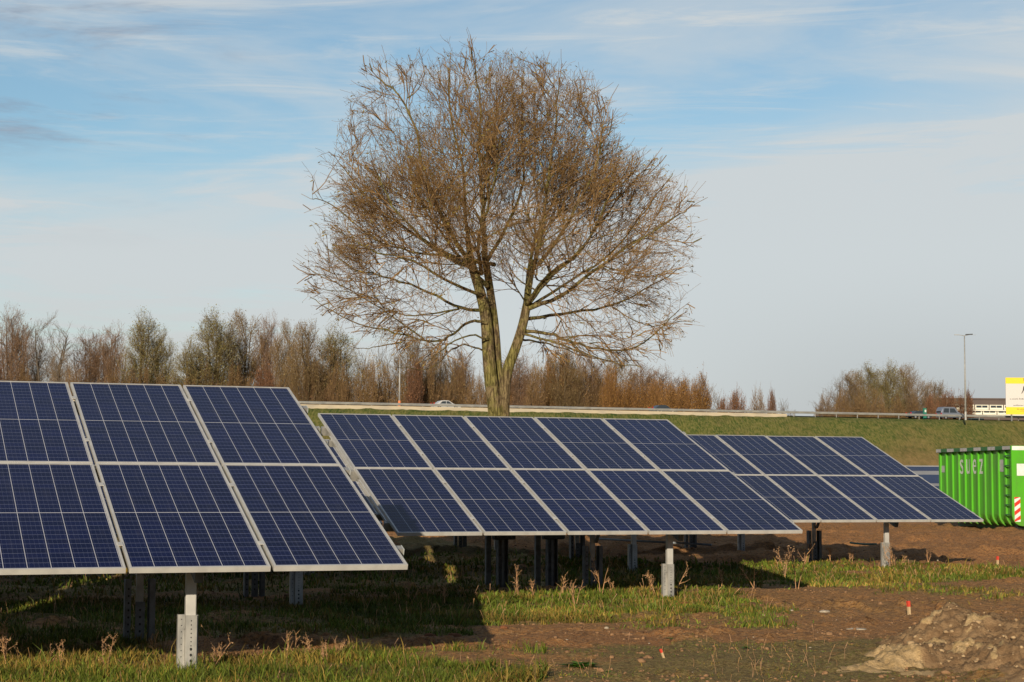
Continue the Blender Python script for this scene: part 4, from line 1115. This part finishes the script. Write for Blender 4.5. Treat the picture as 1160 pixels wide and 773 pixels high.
WE = [
 (9, 752, 48, 'tall dry weed stalk at the left edge of the lit foreground grass'),
 (30, 735, 10, 'small dry tuft right of the tall stalk at the left edge'),
 (66, 756, 28, 'reddish withered stalk below the dark gap under the nearest panels, left of the rear post'),
 (121, 756, 42, 'straight brown stalk just left of the rear post of the nearest table'),
 (172, 738, 27, 'branched orange-brown weed just right of the rear post of the nearest table'),
 (233, 757, 48, 'tall branched brown weed close on the right of the nearest front post'),
 (247, 748, 22, 'low brown weed a hand right of the tall one beside the nearest front post'),
 (283, 744, 20, 'pale weed on the brown earth bank behind the foreground grass'),
 (331, 742, 30, 'dry stalk at the left of a loose group in front of the long table shadow'),
 (352, 745, 32, 'straight tallest stalk in front of the long table shadow'),
 (366, 750, 24, 'short pale stalk right of the tallest one before the long table shadow'),
 (381, 744, 26, 'thin stalk standing in front of the shadow edge, middle of the foreground'),
 (397, 735, 20, 'fuzzy dry weed at the right end of the foreground grass'),
 (461, 683, 24, 'dim weed standing in the shade right below the corner of the nearest table'),
 (504, 685, 24, 'dim branched weed in the shade, right of the first shaded one'),
 (586, 680, 34, 'dry flowering weed in front of the left rack post under the middle table'),
 (606, 676, 20, 'short dry weed between the two rack posts under the middle table'),
 (637, 676, 26, 'dry weed clump in front of the right rack post'),
 (652, 685, 24, 'bent pale weed right below the right rack post'),
 (682, 675, 42, 'tallest dry dock stalk between the rack and the front post of the middle table'),
 (696, 673, 20, 'low dry weed just right of the tallest dock stalk'),
 (738, 675, 30, 'curly dry weed touching the left side of the front post of the middle table'),
 (764, 676, 38, 'brown dock stalk close behind the right side of the front post of the middle table'),
 (818, 668, 26, 'dry weed right of the middle table post, at the edge of its shadow'),
 (855, 668, 34, 'thick dry weed near the right end of the middle table shadow'),
 (888, 655, 40, 'tall feathery dry weed under the right corner of the middle table'),
 (905, 668, 48, 'tall slender weed standing in bare soil right of the middle table'),
 (913, 640, 28, 'dry weed in front of the rear post of the third table'),
 (1012, 645, 28, 'pinkish plume of dry weed right beside the front post of the third table'),
 (1022, 642, 16, 'low tuft right of the pinkish plume by the third front post'),
 (1053, 640, 14, 'small dry weed at the right end of the third table grass strip'),
 (965, 640, 16, 'small dry weed left of the front post of the third table'),
 (940, 640, 18, 'dry weed midway between the two posts of the third table'),
]
for px, py, hp, lb in WE: weed(px, py, hp, 'seed' if random.random() < .6 else 'bare', lb, 1.1)

# dry stems too many to count
g = np.random.default_rng(55); segs = []
for k in range(2600):
    Y = g.uniform(12.2, 30); X = g.uniform(-.30, .30) * Y
    m_ = float(grass_mask(X, Y))
    if m_ < .62: continue
    z = float(H(X, Y)); h_ = g.uniform(.04, .17) * (1 + (Y > 17) * .3); d = Vector((g.normal(0, .25), g.normal(0, .25), 1)).normalized()
    p = Vector((X, Y, z - .01)); q = p + d * h_ * .6; d2 = (d + Vector((g.normal(0, .3), g.normal(0, .3), 0))).normalized(); r_ = q + d2 * h_ * .4
    wd = .0016 * Y / 13; segs += [(p, q, wd, wd * .8), (q, r_, wd * .9, wd * 1.6)]
o = put('dry_grass_stems', seg_mesh('dry_grass_stems', segs, MAT['dry'], 3, tint_tw)); tag(o, 'thin dry grass stems scattered through the green strips', 'dry stems', kind='stuff')

# broad-leaved green weeds on the bare soil
def rosette(px, py, wpx, label, n=26):
    g_ = ground_at(px, py); z = float(H(g_.x, g_.y)); s = wpx * g_.y / F_PX / 2
    P = []; V = []; Fc = []; col = []
    for k in range(n):
        a_ = random.uniform(0, 6.28); L = s * random.uniform(.35, 1.0); wd = L * .22; c0 = Vector((random.gauss(0, s * .25), random.gauss(0, s * .35), .01))
        d = Vector((math.cos(a_), math.sin(a_), random.uniform(.1, .5))).normalized(); sd = d.cross(Vector((0, 0, 1))).normalized()
        pts = [c0, c0 + d * L * .5 + sd * wd, c0 + d * L + Vector((0, 0, -.15 * L)), c0 + d * L * .5 - sd * wd]
        b = len(V); V += [tuple(v) for v in pts]; Fc.append((b, b + 1, b + 2, b + 3)); t_ = random.uniform(.7, 1.3); col += [(t_ * .7, t_ * 1.1, t_)] * 4
    o = put('broadleaf_weed', mesh_np('broadleaf_weed', V, Fc, MAT['grass'], False, col)); o.location = (g_.x, g_.y, z)
    tag(o, label, 'weed', 'green weeds on the bare soil')
rosette(657, 754, 38, 'widest bright green weed patch on the bare soil at the bottom middle', 60)
rosette(690, 762, 14, 'small yellow-green weed right of and below the widest green patch')
rosette(583, 765, 20, 'low green weed at the bottom edge, left of the widest green patch')
rosette(610, 769, 30, 'green leafy strip at the very bottom edge of the photo')
rosette(844, 738, 18, 'small green tuft on brown soil left of the sand heap', 18)
rosette(761, 726, 14, 'tiny green tuft above the red-tipped peg lying in the foreground soil', 14)

# ------------------------------------------------------------------ pegs, stones, clods, sand
def peg(px, py, hpx, lean, label, r=.013):
    g_ = ground_at(px, py); z = float(H(g_.x, g_.y)); h = hpx * g_.y / F_PX
    t = empty('survey_peg', (g_.x, g_.y, z), 0, label, 'peg', 'red-tipped survey pegs'); t.rotation_euler = (0, lean, .4)
    MB().box(-r, r, -r, r, -.08, h * .62).build('shaft', MAT['wood'], t); MB().box(-r * 1.08, r * 1.08, -r * 1.08, r * 1.08, h * .62, h).build('painted_tip', MAT['peg_red'], t)
peg(1030, 694, 17, R(-4), 'upright red-tipped wooden peg in the soil behind the sand heap', .014)
peg(1130, 642, 11, R(2), 'small far red-tipped peg between the sand heap and the container', .015)
peg(752, 747, 11, R(-24), 'leaning pinkish-red peg in the foreground soil right of the green weed patch', .008)

def stone_arrays(P, S, seed):
    g = np.random.default_rng(seed); t = (1 + 5 ** .5) / 2
    ico = np.array([(-1, t, 0), (1, t, 0), (-1, -t, 0), (1, -t, 0), (0, -1, t), (0, 1, t), (0, -1, -t), (0, 1, -t), (t, 0, -1), (t, 0, 1), (-t, 0, -1), (-t, 0, 1)]) / 1.9
    f = np.array([(0, 11, 5), (0, 5, 1), (0, 1, 7), (0, 7, 10), (0, 10, 11), (1, 5, 9), (5, 11, 4), (11, 10, 2), (10, 7, 6), (7, 1, 8), (3, 9, 4), (3, 4, 2), (3, 2, 6), (3, 6, 8), (3, 8, 9), (4, 9, 5), (2, 4, 11), (6, 2, 10), (8, 6, 7), (9, 8, 1)])
    n = len(P); V = ico[None] * g.uniform(.65, 1.3, (n, 12, 1)) * S[:, None, None] * g.uniform(.7, 1.3, (n, 1, 3)) * np.array([1, 1, .7])
    V = V + P[:, None, :]; Fc = f[None] + np.arange(n)[:, None, None] * 12
    return V.reshape(-1, 3), Fc.reshape(-1, 3)
g = np.random.default_rng(71)
def scatter(n, fr, sz, keepf, seed):
    Y = 11.8 + 30 * g.uniform(0, 1, n) ** 1.6; X = g.uniform(-.29, .31, n) * Y; k = g.uniform(0, 1, n) < keepf(X, Y); X = X[k]; Y = Y[k]
    S = sz * g.lognormal(0, .5, len(X)); Z = H(X, Y) + S * .15; return stone_arrays(np.stack([X, Y, Z], 1), S, seed)
MAT['clod'] = worn('soil_clod', (.30, .175, .090), (.15, .085, .045), 30, .95, spec=.1)
MAT['pebble'] = worn('pale_pebble', (.42, .36, .27), (.30, .24, .17), 30, .85)
kf = lambda X, Y: (1 - grass_mask(X, Y)) * (.12 + sst(fbm(X * .9, Y * 1.6, 91), .44, .60))
V_, F_ = scatter(26000, None, .0075, kf, 3); o = put('soil_clods', mesh_np('soil_clods', V_, F_, MAT['clod'])); tag(o, 'crumbly brown soil clods strewn over the bare ground', 'soil clods', kind='stuff')
V_, F_ = scatter(3500, None, .016, lambda X, Y: (1 - grass_mask(X, Y)) * sst(fbm(X * .8, Y * 1.9, 97), .50, .62), 13); o = put('large_clods', mesh_np('large_clods', V_, F_, MAT['clod'])); tag(o, 'larger broken lumps of brown earth in bands over the bare soil', 'soil clods', kind='stuff')
V_, F_ = scatter(500, None, .006, lambda X, Y: .8 * (1 - grass_mask(X, Y)), 4); o = put('pebbles', mesh_np('pebbles', V_, F_, MAT['pebble'])); tag(o, 'pale pebbles scattered over the bare soil', 'pebbles', kind='stuff')
def lump(name, px, py, wpx, mat, label, cat, flat=.5, grp=None):
    g_ = ground_at(px, py); s = wpx * g_.y / F_PX / 2; z = float(H(g_.x, g_.y))
    import bmesh
    bm = bmesh.new(); bmesh.ops.create_icosphere(bm, subdivisions=3, radius=s)
    for v in bm.verts:
        k = .75 + .5 * float(fbm(v.co.x / s * 1.3 + px, v.co.y / s * 1.3 + v.co.z / s, 5)); v.co = Vector((v.co.x * k, v.co.y * k * .7, v.co.z * k * flat))
    me = bpy.data.meshes.new(name); bm.to_mesh(me); bm.free(); me.materials.append(mat); o = put(name, me); o.location = (g_.x, g_.y, z + s * flat * .3); tag(o, label, cat, grp)
MAT['clod_red'] = worn('red_clay', (.24, .095, .045), (.15, .065, .03), 20, .9, spec=.1)
lump('clay_lump', 773, 686, 17, MAT['clod_red'], 'flat reddish clay lump lying below the front post of the middle table', 'clod', .35, 'lumps of clay')
lump('clay_lump', 515, 717, 16, MAT['clod_red'], 'reddish clay lump at the corner of the long shadow of the nearest table', 'clod', .45, 'lumps of clay')
lump('clay_lump', 487, 718, 13, MAT['clod_red'], 'left one of two reddish clay lumps near the corner of the long table shadow', 'clod', .5, 'lumps of clay')
lump('clay_lump', 571, 712, 9, MAT['clod_red'], 'small reddish lump just right of the long table shadow', 'clod', .5, 'lumps of clay')
lump('stone', 687, 711, 5, MAT['pebble'], 'pale round stone on the bare soil below the middle table', 'stone', .7, 'pale stones on the soil')
lump('stone', 969, 682, 6, MAT['pebble'], 'pale stone left of and behind the upright peg', 'stone', .7, 'pale stones on the soil')
lump('stone', 864, 699, 6, MAT['pebble'], 'white stone at the edge of the grass, lower right of the middle table', 'stone', .6, 'pale stones on the soil')
lump('stone', 934, 693, 13, MAT['pebble'], 'flat pale scrap of rubble left of the upright peg', 'stone', .3, 'pale stones on the soil')
lump('stone', 970, 714, 22, MAT['pebble'], 'flat pale strip of sand and rubble left of the sand heap', 'stone', .15, 'pale stones on the soil')

def sand_heap():
    nx, ny = 240, 200
    X = np.linspace(1.95, 5.6, nx)[None, :] * np.ones((ny, 1)); Y = np.linspace(12.0, 16.8, ny)[:, None] * np.ones((1, nx))
    # silhouettes of the heap: a ridge running right, a tongue running left
    def blob(cx, cy, ax, ay, h): cx = cx - .34; return h * np.exp(-(((X - cx) / ax) ** 2 + ((Y - cy) / ay) ** 2) ** 1.1)
    h = blob(3.95, 15.2, .42, .6, .34) + blob(4.75, 15.0, .75, .8, .31) + blob(3.42, 14.1, .30, .45, .17) + blob(4.6, 13.6, .9, .9, .23) + blob(2.98, 13.75, .42, .25, .06) + blob(5.5, 14.2, .6, 1.4, .3)
    n = fbm(X * 2.2, Y * 2.2, 61, 4) - .5; n2 = fbm(X * 7, Y * 7, 63, 5) - .5; n3 = np.abs(fbm(X * 14, Y * 14, 67, 4) - .5)
    amp = sst(h, .01, .12)
    blk = np.floor(fbm(X * 3.5, Y * 3.5, 69, 3) * 9) / 9 - .5
    hh = h + amp * (n * .22 + blk * .16 + n2 * .13 - n3 * .05 + (fbm(X * 22, Y * 22, 70, 3) - .5) * .09) - .035
    sandm = sst(n * 1.1 + n2 * .8 - .05 - .22 * (1 - sst(h, .2, .36)) + .28 * np.exp(-((X - 3.4) / .55) ** 2) + .12 * sst(h, .30, .42) - .25 - .5 * sst(X, 3.6, 4.0) * (1 - sst(h, .28, .38)) * .35, -.02, .12)
    sandm = np.maximum(sandm, sst(3.25 - X, 0, .2) * .75)
    Z = H(X, Y) * .5 + hh * .84
    V = np.stack([X, Y, Z], -1).reshape(-1, 3); i, j = np.meshgrid(np.arange(ny - 1), np.arange(nx - 1), indexing='ij')
    Fq = np.stack([i * nx + j, i * nx + j + 1, (i + 1) * nx + j + 1, (i + 1) * nx + j], -1).reshape(-1, 4)
    m, xx, b = principled('sandy_soil', (.3, .2, .1), .95, 0, .1)
    a_ = xx.n('ShaderNodeAttribute', attribute_name='tint'); s_ = xx.n('ShaderNodeSeparateXYZ'); xx.lk(a_.outputs['Vector'], s_.inputs[0])
    t = xx.n('ShaderNodeTexCoord').outputs['Object']; n_ = xx.noise(t, 9, 6, .7); n4 = xx.noise(t, 60, 5, .7)
    sd = xx.mix(xx.ss(n_, .35, .65), (.56, .39, .20, 1), (.40, .27, .125, 1)); sl_ = xx.mix(xx.ss(n_, .35, .65), (.21, .125, .062, 1), (.32, .205, .105, 1))
    sl_ = xx.mix(xx.m('MULTIPLY', xx.ss(n4, .55, .72), .5), sl_, (.10, .07, .035, 1))
    f_ = xx.ss(xx.m('ADD', s_.outputs[0], xx.m('MULTIPLY', xx.m('SUBTRACT', n4, .5), .8)), .35, .65)
    xx.lk(xx.mix(f_, sl_, sd), b.inputs['Base Color']); bump(xx, b, xx.m('ADD', n4, xx.m('MULTIPLY', n_, .6)), .8, .02)
    me = mesh_np('sand_heap', V, Fq, m, True, np.stack([sandm.ravel()] * 3, 1)); o = put('sand_heap', me)
    tag(o, 'lumpy heap of yellow sand and brown earth in the lower right corner', 'sand heap')
    S = []
    gg = np.random.default_rng(5); k = 1500; ii = gg.integers(0, len(V), k); P = V[ii]; P = P[(hh.ravel()[ii] > .03)]
    Sz = .010 * gg.lognormal(0, .6, len(P)); v_, f_ = stone_arrays(P, Sz, 8)
    o = put('sand_crumbs', mesh_np('sand_crumbs', v_, f_, worn('sand_crumb', (.46, .32, .17), (.25, .16, .08), 4, .95))); tag(o, 'loose crumbs of sand and earth on the heap at lower right', 'crumbs', kind='stuff')
sand_heap()
print('objects', len(bpy.data.objects), 'polys', sum(len(o.data.polygons) for o in bpy.data.objects if o.type == 'MESH'))
